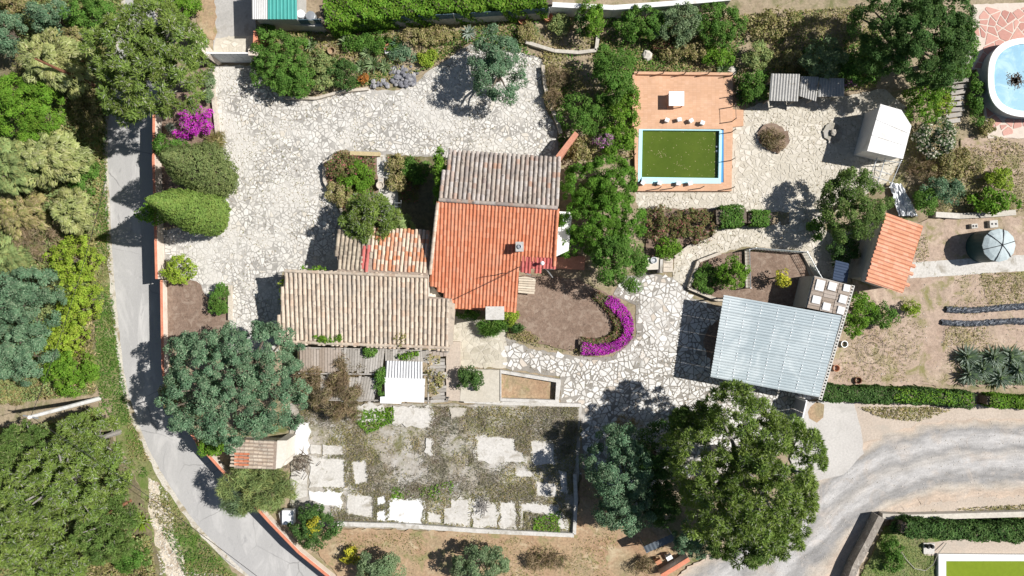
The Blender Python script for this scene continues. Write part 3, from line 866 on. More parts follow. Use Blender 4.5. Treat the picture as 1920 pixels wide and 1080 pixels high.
def caps(roof, a, b, mesh, step=0.38, seed=3):
    rr = random.Random(seed)
    a, b = Vector(a), Vector(b)
    d = (b - a).normalized()
    side = Vector((0, 0, 1)).cross(d).normalized()
    n = d.cross(side) * -1
    if n.z < 0: n = -n
    x = d.cross(n)
    B = Matrix((x, d, n)).transposed().to_4x4()
    for i in range(int((b - a).length / step)):
        o = bpy.data.objects.new('ridge_tile', mesh)
        C.objects.link(o)
        o.parent = roof
        o.matrix_local = Matrix.Translation(a + d * (i * step) + Vector((0, 0, rr.uniform(0.02, 0.04)))) @ B

# ---- the main house with its annexes
house = thing('house', 'rambling house with orange, cream and grey lichened tile roofs', 'house', G(900, 450))
pn = plane3((822, 376, 5.0), (1045, 391, 5.0), (1047, 297, 3.9))
ps = plane3((822, 376, 5.0), (1045, 391, 5.0), (965, 583, 3.1))
walls(house, [(850, 292), (1040, 303), (1034, 496), (968, 496), (958, 574), (856, 570), (815, 518), (828, 376)], 3.0, M['plaster'])
rn = deck('roof', house, pn, [(843, 284), (1047, 298), (1043, 391), (824, 376)], 2.95, M['pan_dark'], M['plaster'])
rn['label'] = 'grey lichened barrel tile roof slope'
bt = barrel_mesh('old_barrel_tile', M['tile_grey'], 0.272, 0.5)
lay_tiles(rn, pn, [(840, 282), (1050, 296), (1044, 388), (822, 373)], (822, 376), (1045, 391), (1047, 297), 0.315, 0.4, bt, seed=2)
OR = [(822, 377), (1047, 392), (1040, 503), (974, 500), (965, 584), (850, 579), (846, 562), (805, 528)]
rs = deck('roof', house, ps, OR, 2.96, M['pan_orange'], M['plaster'])
rs['label'] = 'bright orange tile roof slope with two pipes'
wt = wave_mesh('orange_wave_tile', M['tile_orange'], 0.245, 0.43)
wtr = wave_mesh('red_wave_tile', M['tile_red'], 0.245, 0.43)
REDP = [(974, 484), (1042, 484), (1042, 506), (974, 506)]
lay_tiles(rs, ps, OR, (822, 377), (1047, 392), (965, 583), 0.245, 0.37, wt, 0.004, seed=3, rot=0.004, skip=REDP)
lay_tiles(rs, ps, REDP, (822, 377), (1047, 392), (965, 583), 0.245, 0.37, wtr, 0.004, seed=4, rot=0.004)
capm = barrel_mesh('ridge_cap_tile', M['tile_grey'], 0.3, 0.46)
caps(rn, hit(823, 375, pn) + Vector((0, 0, .04)), hit(1044, 390, pn) + Vector((0, 0, .04)), capm)
capo = barrel_mesh('verge_cap_tile', M['tile_cream'], 0.26, 0.46)
capr = barrel_mesh('orange_cap_tile', M['tile_orange'], 0.24, 0.46)
caps(rs, hit(821, 380, ps) + Vector((0, 0, .04)), hit(806, 520, ps) + Vector((0, 0, .04)), capo)
caps(rs, hit(1045, 394, ps) + Vector((0, 0, .05)), hit(1039, 500, ps) + Vector((0, 0, .05)), capr)
# long cream roof
pc = plane3((535, 507, 3.9), (803, 518, 3.9), (520, 638, 2.75))
CR = [(535, 507), (803, 518), (803, 556), (846, 560), (852, 582), (844, 652), (520, 638)]
walls(house, [(540, 515), (802, 523), (844, 580), (836, 640), (528, 628)], 2.62, M['plaster'])
rc = deck('roof', house, pc, CR, 2.6, M['pan_dark'], M['plaster'])
rc['label'] = 'long roof of cream barrel tiles'
ct = barrel_mesh('cream_barrel_tile', M['tile_cream'], 0.272, 0.52)
lay_tiles(rc, pc, [(533, 504), (803, 515), (803, 554), (842, 558), (842, 650), (518, 636)], (535, 507), (803, 518), (520, 638), 0.312, 0.41, ct, seed=5)
caps(rc, hit(534, 508, pc) + Vector((0, 0, .05)), hit(802, 519, pc) + Vector((0, 0, .05)), capo)
caps(rc, hit(521, 640, pc) + Vector((0, 0, .02)), hit(842, 652, pc) + Vector((0, 0, .02)), capo)
vb = MB()
pv = [hit(842, 564, pc), hit(853, 570, pc), hit(849, 645, pc), hit(838, 648, pc)]
vb.prism([tuple(p + Vector((0, 0, 0.14))) for p in pv], 2.7).build('verge_slab', M['tile_cream'], house)
# middle annex
pm = plane3((697, 511, 3.85), (803, 517, 3.85), (705, 433, 3.2))
walls(house, [(640, 444), (802, 440), (800, 515), (638, 508)], 3.0, M['plaster'])
MX = [(700, 432), (806, 434), (803, 518), (697, 512)]
rm = deck('roof', house, pm, MX, 2.98, M['pan_dark'], M['plaster'])
rm['label'] = 'small roof of mixed orange and cream tiles'
mt_ = barrel_mesh('mixed_barrel_tile', M['tile_mixed'], 0.235, 0.46)
lay_tiles(rm, pm, [(698, 430), (806, 432), (803, 512), (697, 507)], (697, 511), (803, 517), (705, 433), 0.27, 0.33, mt_, seed=6)
BRW = [(634, 437), (699, 433), (697, 512), (632, 509)]
rb = deck('roof', house, pm, BRW, 2.97, M['pan_dark'], M['plaster'])
rb['label'] = 'small mossy brown tile roof with red strip'
bb_ = barrel_mesh('mossy_barrel_tile', M['tile_brown'], 0.26, 0.4, 0.05)
rdm = barrel_mesh('red_barrel_tile', M['tile_red'], 0.26, 0.4, 0.05)
REDQ = [(679, 466), (696, 466), (694, 512), (679, 512)]
lay_tiles(rb, pm, [(632, 435), (697, 431), (695, 508), (630, 505)], (697, 511), (803, 517), (705, 433), 0.3, 0.31, bb_, seed=7, skip=REDQ)
lay_tiles(rb, pm, REDQ, (697, 511), (803, 517), (705, 433), 0.3, 0.31, rdm, seed=8)
# chimneys, vents
c0 = G(928, 587, 4.3)
ch = MB().box((c0.x, c0.y, 2.1), (1.1, 0.75, 4.2)).build('chimney', M['plaster'], house)
MB().box((c0.x, c0.y, 4.27), (1.28, 0.92, 0.14)).build('chimney_cap', M['concrete_pale'], ch)
c1 = hit(974, 464, ps)
ch = MB().box((c1.x, c1.y, c1.z + 0.35), (0.45, 0.55, 1.0)).build('chimney', M['brick_red'], house)
MB().box((c1.x, c1.y, c1.z + 0.89), (0.54, 0.66, 0.08)).build('chimney_cap', M['plaster_grey'], ch)
MB().lathe((c1.x, c1.y, c1.z + 0.93), [(0.16, 0), (0.16, 0.09), (0.1, 0.1), (0.1, 0.02)], 12).build('flue_pot', M['grey_metal'], ch)
c2 = hit(1016, 494, ps)
vp = MB().tube([(c2.x, c2.y, c2.z - 0.1), (c2.x, c2.y, c2.z + 0.55)], 0.07, 8).build('vent_pipe', M['sheet_white'], house)
MB().lathe((c2.x, c2.y, c2.z + 0.5), [(0.02, 0), (0.12, 0.05), (0.15, 0.13), (0.1, 0.21), (0.02, 0.25)], 12).build('vent_cowl', M['sheet_white'], vp)
# bathroom extension and low brick terrace on the east side
MB().prism([tuple(G(x, y, 2.7)) for x, y in ((1047, 396), (1073, 398), (1066, 470), (1040, 482))], 0.0).build('flat_roof_extension', M['plaster_white'], house)
MB().prism([tuple(G(x, y, 0.55)) for x, y in ((1040, 482), (1097, 480), (1096, 506), (1040, 503))], 0.0).build('brick_step', M['brick_red'], house)
MB().tube([G(972, 502, 3.2), G(985, 512, 3.05), G(996, 516, 0.9)], 0.05).build('drain_pipe', M['galv'], house)
MB().tube([G(1022, 502, 3.2), G(1036, 520, 1.6)], 0.05).build('awning_arm', M['galv'], house)
MB().tube([G(972, 500, 3.3), G(1040, 504, 3.25)], 0.06).build('gutter', M['galv'], house)
# parapet of red brick running out from the north-east corner
MB().prism([tuple(G(x, y, 2.0)) for x, y in ((1042, 292), (1050, 300), (1085, 252), (1078, 246))], 0.0).build('buttress_wall', M['brick_red'], house)
# antenna mast and cables lying over the orange roof
a0 = hit(935, 515, ps)
am = MB().tube([a0, a0 + Vector((0, 0, 1.6))], 0.025).build('antenna_mast', M['black_metal'], house)
for k, zz in enumerate((1.1, 1.35, 1.55)):
    MB().tube([a0 + Vector((-0.5 + .1 * k, -0.1, zz)), a0 + Vector((0.5 - .1 * k, 0.1, zz))], 0.016, 5).build('antenna_bar', M['black_metal'], am)
o = MB().tube([hit(850, 562, ps) + Vector((0, 0, .15)), hit(900, 538, ps) + Vector((0, 0, .16)), hit(938, 520, ps) + Vector((0, 0, .3)), hit(975, 500, ps) + Vector((0, 0, .2))], 0.02, 5).build('roof_cable', M['wire'], house)
# windows and a door on the walls that a side view would show
for (x, y, z, w, h_, rz) in ((533, 575, 1.5, 0.06, 1.0, 0.0),):
    p = G(x, y, z)
    MB().box(p, (0.1, 1.0, 1.1)).build('window', M['dark_metal'], house)

# ---- slatted lean-to south of the long roof
lean = thing('slatted_lean_to', 'weathered grey slatted lean-to roof below the cream tile roof', 'lean-to', G(700, 700))
def planks(parent, quad, n, z, mat, along, seed, th=0.03, gap=0.12, name='plank', rag=0.2):
    """quad: four photograph points (a,b along the row; d,c the other ends); n boards from a-d to b-c."""
    rr = random.Random(seed)
    a, b, c, d = [G(x, y, z) for x, y in quad]
    for i in range(n):
        t0, t1 = (i + gap / 2) / n, (i + 1 - gap / 2) / n
        p, q = a.lerp(b, t0), a.lerp(b, t1)
        r, s = d.lerp(c, t0), d.lerp(c, t1)
        e0, e1 = rr.uniform(0, rag), rr.uniform(0, rag)
        dv = (r - p).normalized()
        p, q, r, s = p + dv * e0, q + dv * e0, r - dv * e1, s - dv * e1
        dz = rr.uniform(-0.015, 0.03)
        mb = MB().prism([(v.x, v.y, z + dz) for v in (p, q, s, r)], z + dz - th)
        mb.build(name, mat, parent)
planks(lean, [(562, 650), (640, 651), (640, 700), (562, 700)], 15, 2.35, M['plank_brown'], 0, 1)
planks(lean, [(640, 651), (722, 652), (716, 702), (640, 700)], 16, 2.34, M['plank'], 0, 2)
planks(lean, [(600, 702), (712, 704), (700, 756), (600, 752)], 20, 2.2, M['plank'], 0, 3)
planks(lean, [(722, 653), (802, 656), (802, 684), (722, 682)], 17, 2.33, M['plank'], 0, 4)
planks(lean, [(806, 672), (806, 756), (838, 754), (838, 672)], 13, 2.3, M['plank'], 0, 5)
planks(lean, [(804, 655), (838, 657), (838, 670), (804, 670)], 5, 2.32, M['plank_brown'], 0, 6)
for (xa, ya, xb, yb) in ((560, 652, 840, 658), (560, 700, 840, 703), (600, 750, 840, 752), (803, 655, 803, 757)):
    MB().tube([G(xa, ya, 2.24), G(xb, yb, 2.24)], 0.06, 6).build('beam', M['plank'], lean)
for (x, y) in ((562, 700), (640, 702), (702, 752), (803, 754), (838, 752), (838, 662), (562, 655), (612, 750)):
    p = G(x, y, 2.2)
    MB().tube([(p.x, p.y, 0), (p.x, p.y, 2.2)], 0.06, 6).build('post', M['plank'], lean)

def corrugated(name, quad3, ribs, amp, mat, parent, prof='wave', world=True, per=None):
    """quad3 a,b,c,d world points: ribs run from a-d to b-c, counted along a->b."""
    a, b, c, d = [Vector(p) for p in quad3]
    n = (b - a).cross(d - a).normalized()
    if n.z < 0: n = -n
    mb = MB()
    k = 6
    tot = ribs * k + 1
    for i in range(tot):
        t = i / (tot - 1)
        ph = (i % k) / k
        h = (0.5 - 0.5 * math.cos(2 * math.pi * ph)) * amp if prof == 'wave' else (amp if ph in (3 / 6, 4 / 6) else 0.0)
        for e, f in ((a, b), (d, c)):
            mb.v.append(tuple(e.lerp(f, t) + n * h))
    for i in range(tot - 1):
        mb.f.append([2 * i, 2 * i + 2, 2 * i + 3, 2 * i + 1]); mb.m.append(0)
    m2 = mb
    # underside skin gives the sheet a thickness
    off = len(m2.v)
    m2.v += [tuple(Vector(p) - n * 0.012) for p in m2.v[:off]]
    for i in range(tot - 1):
        m2.f.append([off + 2 * i + 1, off + 2 * i + 3, off + 2 * i + 2, off + 2 * i]); m2.m.append(0)
        for r in (0, 1):
            m2.f.append([2 * i + r, 2 * i + 2 + r, off + 2 * i + 2 + r, off + 2 * i + r]); m2.m.append(0)
    return m2.build(name, mat, parent, world)

corrugated('corrugated_sheet', [G(724, 676, 2.48), G(792, 678, 2.48), G(792, 710, 2.4), G(722, 708, 2.4)], 13, 0.1, plain('dull_white_sheet', (0.6, 0.6, 0.6), 0.6), lean)
wp = thing('white_roof_cover', 'flat white panel lying on the slatted lean-to', 'panel', G(760, 730))
MB().prism([tuple(G(x, y, 2.44)) for x, y in ((721, 707), (797, 710), (795, 755), (750, 753), (722, 744))], 2.37).build('sheet', M['whitewash'], wp)
MB().prism([tuple(G(x, y, 2.5)) for x, y in ((713, 744), (752, 742), (752, 757), (713, 756))], 2.3).build('edge_board', M['sheet_white'], wp)

# ---- wooden pallet box, shed, etc beside the house
pal = thing('pallet_bench', 'small pale wooden pallet bench against the orange-roofed house wall', 'pallet', G(988, 534))
planks(pal, [(972, 518), (1004, 520), (1003, 551), (971, 548)][0:1] + [(971, 549), (1003, 552), (1005, 519)], 7, 0.7, M['wood_pale'], 0, 8, 0.03, 0.18, 'slat', 0.05)
for x, y in ((974, 521), (1001, 523), (1000, 548), (973, 546)):
    p = G(x, y, 0.65)
    MB().box((p.x, p.y, 0.33), (0.09, 0.09, 0.66)).build('leg', M['wood_pale'], pal)
# ---- concrete planter with sunken soil
pl_ = thing('concrete_planter', 'long concrete planter box with bare soil inside', 'planter', G(994, 725))
out = [(938, 694), (1052, 712), (1048, 757), (938, 752)]
inn = [(940, 700), (1043, 717), (1041, 750), (940, 747)]
mb = MB()
O = [G(x, y, 0.65) for x, y in out]; I = [G(x, y, 0.65) for x, y in inn]
for i in range(4):
    j = (i + 1) % 4
    mb.prism([tuple(O[i]), tuple(O[j]), tuple(I[j]), tuple(I[i])], 0.0, bottom=False)
mb.build('rim', M['concrete_pale'], pl_)
MB().prism([(p.x, p.y, 0.2) for p in I], 0.0).build('soil', M['soil_orange'], pl_)

# ---- small tiled oven hut near the road
hut = thing('tiled_hut', 'small cream tiled hut with orange patches beside the road wall', 'hut', G(490, 855))
ph_ = plane3((441, 828, 2.2), (440, 879, 2.2), (517, 880, 2.45))
HP = [(441, 826), (519, 828), (517, 880), (439, 878)]
walls(hut, [(444, 830), (540, 832), (536, 872), (442, 874)], 1.95, M['plaster'])
rh = deck('roof', hut, ph_, HP, 1.93, M['pan_dark'], M['plaster'])
ht = barrel_mesh('hut_barrel_tile', M['tile_cream'], 0.2, 0.42)
hto = barrel_mesh('hut_orange_tile', M['tile_orange'], 0.2, 0.42)
HO = [(446, 849), (468, 849), (468, 874), (446, 874)]
lay_tiles(rh, ph_, [(439, 826), (514, 828), (512, 878), (437, 876)], (519, 828), (517, 880), (441, 850), 0.26, 0.34, ht, seed=9, skip=HO)
lay_tiles(rh, ph_, HO, (519, 828), (517, 880), (441, 850), 0.26, 0.34, hto, seed=10)
MB().prism([tuple(G(x, y, 2.45)) for x, y in ((520, 826), (538, 826), (536, 862), (526, 878), (517, 878))], 0.0).build('chimney_breast', M['plaster'], hut)

# ---- small orange roofed house at the east
eh = thing('garden_house', 'small garden house with salmon orange tile roof', 'house', G(1650, 470))
pe = plane3((1660, 403, 3.0), (1622, 527, 3.0), (1730, 425, 2.5))
EP = [(1660, 402), (1731, 424), (1693, 549), (1622, 527)]
re_ = deck('roof', eh, pe, EP, 2.42, M['pan_orange'], M['plaster_grey'])
st_ = wave_mesh('salmon_wave_tile', M['tile_salmon'], 0.28, 0.5)
lay_tiles(re_, pe, EP, (1660, 403), (1622, 527), (1730, 425), 0.28, 0.42, st_, 0.004, seed=11, rot=0.004)
MB().prism([tuple(G(x, y, 2.4)) for x, y in ((1655, 408), (1722, 428), (1686, 540), (1624, 520))], 0.0).build('wall', M['plaster_grey'], eh)
p = G(1640, 533, 1.4)
w_ = MB().box((p.x, p.y, 1.4), (1.3, 0.12, 0.8), -0.3).build('window', M['slate_metal'], eh)
MB().box((p.x, p.y - 0.03, 1.86), (1.5, 0.22, 0.1), -0.3).build('window_lintel', M['plaster_white'], w_)
sp = thing('blue_lean_to', 'dark blue panel roof between the garden house and carport', 'panel', G(1578, 510))
corrugated('panel_sheet', [G(1592, 494, 1.9), G(1588, 531, 1.85), G(1561, 524, 1.7), G(1567, 488, 1.75)], 7, 0.03, M['slate_metal'], sp)
for x, y in ((1590, 497), (1586, 528), (1563, 522), (1569, 491)):
    p = G(x, y, 1.7)
    MB().tube([(p.x, p.y, 0), (p.x, p.y, 1.72)], 0.03, 6).build('post', M['galv'], sp)

# ---- white shed
ws = thing('white_shed', 'plain white shed with sloping white roof by the trees', 'shed', G(1655, 250))
pw = plane3((1651, 195, 2.5), (1626, 283, 2.5), (1708, 235, 2.3))
WP = [(1651, 195), (1690, 206), (1709, 236), (1693, 298), (1626, 283)]
deck('roof', ws, pw, WP, 2.2, M['plaster_white'], M['plaster_white'])
walls(ws, [(1650, 199), (1688, 209), (1705, 236), (1690, 294), (1628, 280)], 2.19, M['plaster_white'])
for t in (0.33, 0.66):
    a_, b_ = hit(1651 + (1626 - 1651) * t, 195 + (283 - 195) * t, pw), hit(1709 + (1693 - 1709) * t, 226 + (298 - 226) * t, pw)
    MB().tube([a_ + Vector((0, 0, .01)), b_ + Vector((0, 0, .01))], 0.03, 5).build('roof_seam', M['plaster_white'], ws)

# ---- fibre cement lean-to north-east
fc = thing('corrugated_shelter', 'low shelter roofed with grey corrugated fibre cement sheets', 'shelter', G(1510, 170))
corrugated('corrugated_sheet', [G(1446, 138, 2.0), G(1500, 139, 2.0), G(1496, 190, 1.75), G(1442, 189, 1.75)], 10, 0.06, M['asbestos'], fc)
corrugated('corrugated_sheet', [G(1502, 143, 1.96), G(1536, 144, 1.96), G(1530, 190, 1.72), G(1498, 180, 1.75)], 7, 0.06, M['asbestos'], fc)
corrugated('corrugated_sheet', [G(1537, 146, 1.98), G(1583, 147, 1.98), G(1583, 181, 1.78), G(1533, 182, 1.78)], 9, 0.06, M['asbestos'], fc)
MB().prism([tuple(G(x, y, 1.65)) for x, y in ((1448, 140), (1580, 148), (1580, 156), (1448, 148))], 0).build('back_wall', M['stone_wall'], fc)
for x, y in ((1446, 184), (1494, 186), (1530, 182), (1580, 178)):
    p = G(x, y, 1.7)
    MB().tube([(p.x, p.y, 0), (p.x, p.y, 1.72)], 0.05, 6).build('post', M['plank'], fc)

# ---- carport with pale blue corrugated roof and hollow block parapet
cp = thing('carport', 'open carport with pale blue ribbed metal roof', 'carport', G(1450, 650))
zc = 2.45
TL, TR, BR, BL = G(1357, 553, zc + .12), G(1578, 592, zc + .12), G(1536, 745, zc), G(1332, 707, zc)
nsh = 5
for i in range(nsh):
    a, b = TL.lerp(BL, i / nsh), TL.lerp(BL, (i + 1) / nsh - 0.002)
    c, d = TR.lerp(BR, (i + 1) / nsh - 0.002), TR.lerp(BR, i / nsh)
    dz = Vector((0, 0, 0.006 * i))
    corrugated('roof_sheet', [a - dz, b - dz, c - dz, d - dz], 6, 0.075, M['sheet_blue'], cp, 'rib')
sc_ = MB()
for t in (0.06, 0.2, 0.33, 0.47, 0.62, 0.78, 0.93):
    for j in range(25):
        p = TL.lerp(BL, (j + 0.5) / 25).lerp(TR.lerp(BR, (j + 0.5) / 25), t)
        sc_.box(p + Vector((0, 0, 0.02)), (0.07, 0.07, 0.04))
o = sc_.build('roof_screws', M['sheet_white'], cp); o['kind'] = 'stuff'
for t in (0.03, 0.35, 0.67, 0.97):
    MB().tube([TL.lerp(BL, t) - Vector((0, 0, .1)), TR.lerp(BR, t) - Vector((0, 0, .1))], 0.06, 6).build('beam', M['dark_metal'], cp)
for x, y in ((1362, 560), (1340, 702), (1430, 722), (1465, 578), (1530, 736), (1570, 598)):
    p = G(x, y, zc)
    MB().tube([(p.x, p.y, 0), (p.x, p.y, zc - 0.08)], 0.06, 8).build('post', M['dark_metal'], cp)
e0, e1 = G(1600, 536, 0), G(1538, 750, 0)
ra = math.atan2((e1 - e0).y, (e1 - e0).x)
wa, wb = G(1600, 535, 2.2), G(1538, 750, 2.2)
def wall_between(parent, a, b, th, z, mat, name='wall', z0=0.0):
    d = b - a
    return MB().box(((a.x + b.x) / 2, (a.y + b.y) / 2, (z + z0) / 2), (d.xy.length, th, z - z0), math.atan2(d.y, d.x)).build(name, mat, parent)
wall_between(cp, wa, wb, 0.2, 2.2, M['plaster_grey'], 'side_wall')
hb = MB()
L_, W_, Hh, t_ = 0.215, 0.24, 0.2, 0.05
for (cx_, cy_, sx, sy) in ((0, W_ / 2 - t_ / 2, L_, t_), (0, -W_ / 2 + t_ / 2, L_, t_), (L_ / 2 - t_ / 2, 0, t_, W_ - 2 * t_), (-L_ / 2 + t_ / 2, 0, t_, W_ - 2 * t_)):
    hb.box((cx_, cy_, 0), (sx, sy, Hh))
hb.box((0, 0, -Hh / 2 + 0.015), (L_ - 2 * t_, W_ - 2 * t_, 0.03), mi=1)  # dark floor colour paints in the shade at the bottom of the hole
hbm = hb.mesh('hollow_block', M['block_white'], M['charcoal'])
wa2, wb2 = G(1600, 535, 2.4), G(1538, 750, 2.4)
nb = int((wb2 - wa2).length / 0.222)
for i in range(nb):
    p = wa2.lerp(wb2, (i + 0.5) / nb)
    o = put('hollow_block', hbm, cp, world=False)
    o.matrix_parent_inverse = Matrix.Translation(-cp.location)
    o.location = (p.x, p.y, 2.3)
    o.rotation_euler = (0, 0, math.atan2((wb2 - wa2).y, (wb2 - wa2).x))
# timber slab roof north of the carport with seven white slabs on it
ts = thing('plank_roofed_store', 'store roofed with grey-brown boards north of the carport', 'store', G(1555, 550))
tq = [(1527, 518), (1598, 536), (1583, 592), (1513, 577)]
for k in range(3):
    f0, f1 = k / 3 + 0.004, (k + 1) / 3 - 0.004
    A_, B_, C_, D_ = [Vector(q) for q in tq]
    q = [A_.lerp(B_, f0), D_.lerp(C_, f0), D_.lerp(C_, f1), A_.lerp(B_, f1)]
    planks(ts, [tuple(v) for v in q], 9, 2.5, M['plank_brown'], 0, 20 + k, 0.05, 0.08, 'board', 0.02)
wall_between(ts, G(1526, 520, 2.4), G(1513, 577, 2.4), 0.15, 2.4, M['plaster_grey'])
wall_between(ts, G(1527, 519, 2.4), G(1596, 537, 2.4), 0.15, 2.38, M['plaster_grey'])
for k, (x, y, w, h_) in enumerate(((1538, 535, 16, 20), (1561, 537, 15, 15), (1588, 540, 12, 13), (1581, 561, 14, 15), (1531, 562, 15, 14), (1550, 575, 14, 14), (1577, 582, 13, 14))):
    p = G(x, y, 2.6)
    nm = ['large upright white slab nearest the netted plot', 'white slab in the middle of the north row', 'white slab at the north-east corner by the block parapet',
          'white slab in the middle against the block parapet', 'white slab on the west edge of the board roof', 'white slab in the middle of the south row', 'white slab at the south-east corner of the board roof'][k]
    o = MB().box((p.x, p.y, 2.56), (w * S, h_ * S, 0.07), -0.22 + R.uniform(-.06, .06), taper=0.95).build('white_slab', M['whitewash'])
    tag(o, nm, 'slab', 'white slabs on the board roof')

# ---- netted vegetable frame
nf = thing('netting_fence', 'low netting fence with grey posts around the vegetable plot', 'fence', G(1450, 480))
ring = [(1398, 540), (1396, 470), (1408, 466), (1502, 474), (1522, 510), (1534, 530)]
rp = [G(x, y, 0) for x, y in ring]
for i, p in enumerate(rp):
    MB().tube([(p.x, p.y, 0), (p.x, p.y, 1.15)], 0.04, 6).build('post', M['galv'], nf)
    if i:
        a, b = rp[i - 1], p
        MB().tube([(a.x, a.y, 1.12), (b.x, b.y, 1.12)], 0.025, 5).build('rail', M['galv'], nf)
        d = (b - a); L = d.length
        m = MB()
        nn = max(3, int(L / 0.22))
        for k in range(nn + 1):
            q = a.lerp(b, k / nn)
            m.tube([(q.x, q.y, 0.05), (q.x, q.y, 1.1)], 0.012, 4, cap=False)
        for zz in np.arange(0.15, 1.1, 0.17):
            m.tube([(a.x, a.y, zz), (b.x, b.y, zz)], 0.012, 4, cap=False)
        m.build('net_panel', M['net'], nf)
        wall_between(nf, a, b, 0.16, 0.32, M['kerb'], 'kerb')

# ---- pool deck, pool and what stands on it
zd = 0.42
pd = thing('swimming_pool', 'rectangular swimming pool of murky green water in terracotta deck', 'pool', G(1280, 290))
D_out = [(1189, 138), (1374, 138), (1376, 205), (1394, 206), (1394, 236), (1374, 238), (1372, 358), (1191, 358)]
x0, y0, x1, y1 = 1198, 242, 1357, 342
mb = MB()
for quad in ([(1189, 138), (1374, 138), (1374, y0), (1189, y0)], [(1189, y0), (x0, y0), (x0, y1), (1191, y1)], [(x1, y0), (1374, y0), (1372, y1), (x1, y1)], [(1191, y1), (1372, y1), (1372, 358), (1191, 358)]):
    mb.prism([tuple(G(x, y, zd)) for x, y in quad], 0, bottom=False)
mb.build('deck', M['deck'], pd)
MB().prism([tuple(G(x, y, 0.22)) for x, y in ((1374, 205), (1394, 206), (1394, 236), (1374, 238))], 0).build('step', M['deck'], pd)
for name_, quad in (('parapet', [(1189, 134), (1374, 136), (1374, 141), (1189, 139)]), ('parapet', [(1186, 139), (1191, 139), (1191, 236), (1186, 236)])):
    MB().prism([tuple(G(x, y, zd + .25)) for x, y in quad], 0).build(name_, M['deck'], pd)
mb = MB()
zr = zd + 0.02
for quad in ([(x0, y0), (x0 + 7, y0), (x0 + 5, y1), (x0 - 2, y1 + 2)], [(x0 + 5, 332), (1349, 334), (1349, y1 + 2), (x0 - 2, y1 + 2)], [(x0 + 7, y0), (1352, y0 + 1), (1352, y0 + 3), (x0 + 7, y0 + 2)]):
    mb.prism([tuple(G(x, y, zr)) for x, y in quad], -0.02)
mb.build('pool_rim', M['pool_paint'], pd)
MB().prism([tuple(G(x, y, zr + 0.004)) for x, y in ((1349, 244), (1354, 244), (1352, 344), (1347, 344))], -0.02).build('pool_rim', M['pool_paint'], pd)
MB().prism([tuple(G(x, y, zr - 0.03)) for x, y in ((1354, 244), (1358, 244), (1356, 344), (1352, 344))], -0.02).build('pool_wall', M['pool_shade'], pd)
MB().prism([tuple(G(x, y, 0.2)) for x, y in ((1200, 243), (1352, 243), (1352, 340), (1200, 340))], 0.15).build('water', M['water_green'], pd)
for yy in (275, 283):
    p = G(1344, yy, 0.25)
    MB().lathe((p.x, p.y, 0.19), [(0.07, 0), (0.09, 0.04), (0.06, 0.08)], 10).build('skimmer_float', M['sheet_white'], pd)
fl = MB()
for k in range(150):
    x, y = R.uniform(1204, 1346) if k % 3 else 1345 - abs(R.gauss(0, 40)), R.uniform(246, 333)
    if k > 105: x, y = (R.gauss(1238, 4), R.gauss(288, 4)) if k < 130 else (1266 + (k - 130) * 1.1 + R.gauss(0, 2), 305 + (k - 130) * 0.65 + R.gauss(0, 1.6))
    p = G(x, y, 0.206); s = R.uniform(0.01, 0.034)
    a = R.uniform(0, 3)
    fl.box((p.x, p.y, 0.206), (s * 2, s, 0.008), a)
o = tag(fl.build('floating_leaves', M['cane_mat']), 'dry leaves and petals floating on the green pool water', 'leaves', kind='stuff')
# table
tb = thing('patio_table', 'square white table standing on the terracotta pool deck', 'table', G(1264, 190, zd))
t0 = Vector((tb.location.x, tb.location.y, zd))
MB().box((t0.x, t0.y, zd + 0.73), (1.12, 1.06, 0.05)).build('tabletop', M['white_paint'], tb)
for sx in (-1, 1):
    for sy in (-1, 1):
        MB().box((t0.x + sx * 0.48, t0.y + sy * 0.45, zd + 0.355), (0.06, 0.06, 0.71)).build('leg', M['brick_red'], tb)
# block stools
names = ['leftmost', 'second', 'third', 'rightmost']
first = None
for row, (lst, where) in enumerate(((((1249, 227), (1272, 226), (1294, 228), (1315, 232)), 'row between table and pool'), (((1204, 344), (1235, 344), (1270, 345), (1292, 345)), 'row along the south pool edge'))):
    for k, (x, y) in enumerate(lst):
        lab = '%s small white block stool in the %s' % (names[k], where)
        if first is None:
            first = thing('block_stool', lab, 'stool', G(x, y, zd), 0, 'white block stools on the pool deck')
            MB().box((0, 0, 0.17), (0.26, 0.24, 0.34), taper=0.94).build('body', M['plaster_white'], first, world=False)
            MB().box((0, 0, 0.36), (0.3, 0.28, 0.04)).build('seat', M['white_paint'], first, world=False)
            s_ = first
        else:
            s_ = copy_tree(first)
            s_['label'] = lab
        s_.location = G(x, y, zd)
        s_.rotation_euler = (0, 0, R.uniform(-0.7, 0.7))
# posts around the deck
pf = thing('pool_fence', 'thin black fence posts standing around the pool deck', 'fence', G(1374, 250, zd))
for x, y in ((1193, 140), (1241, 140), (1281, 141), (1325, 141), (1370, 143), (1372, 181), (1371, 201), (1372, 228), (1371, 248), (1370, 301), (1369, 354), (1313, 353), (1260, 353), (1234, 354), (1190, 195), (1187, 293)):
    p = G(x, y, zd)
    MB().tube([(p.x, p.y, 0.3), (p.x, p.y, zd + 1.05)], 0.035, 6).build('post', M['black_metal'], pf)
for a, b in (((1371, 201), (1372, 228)),):
    for zz in (1.0,):
        A_, B_ = G(*a, zd), G(*b, zd)
        MB().tube([(A_.x, A_.y, zd + zz), (B_.x, B_.y, zd + zz)], 0.018, 5).build('rail', M['black_metal'], pf)

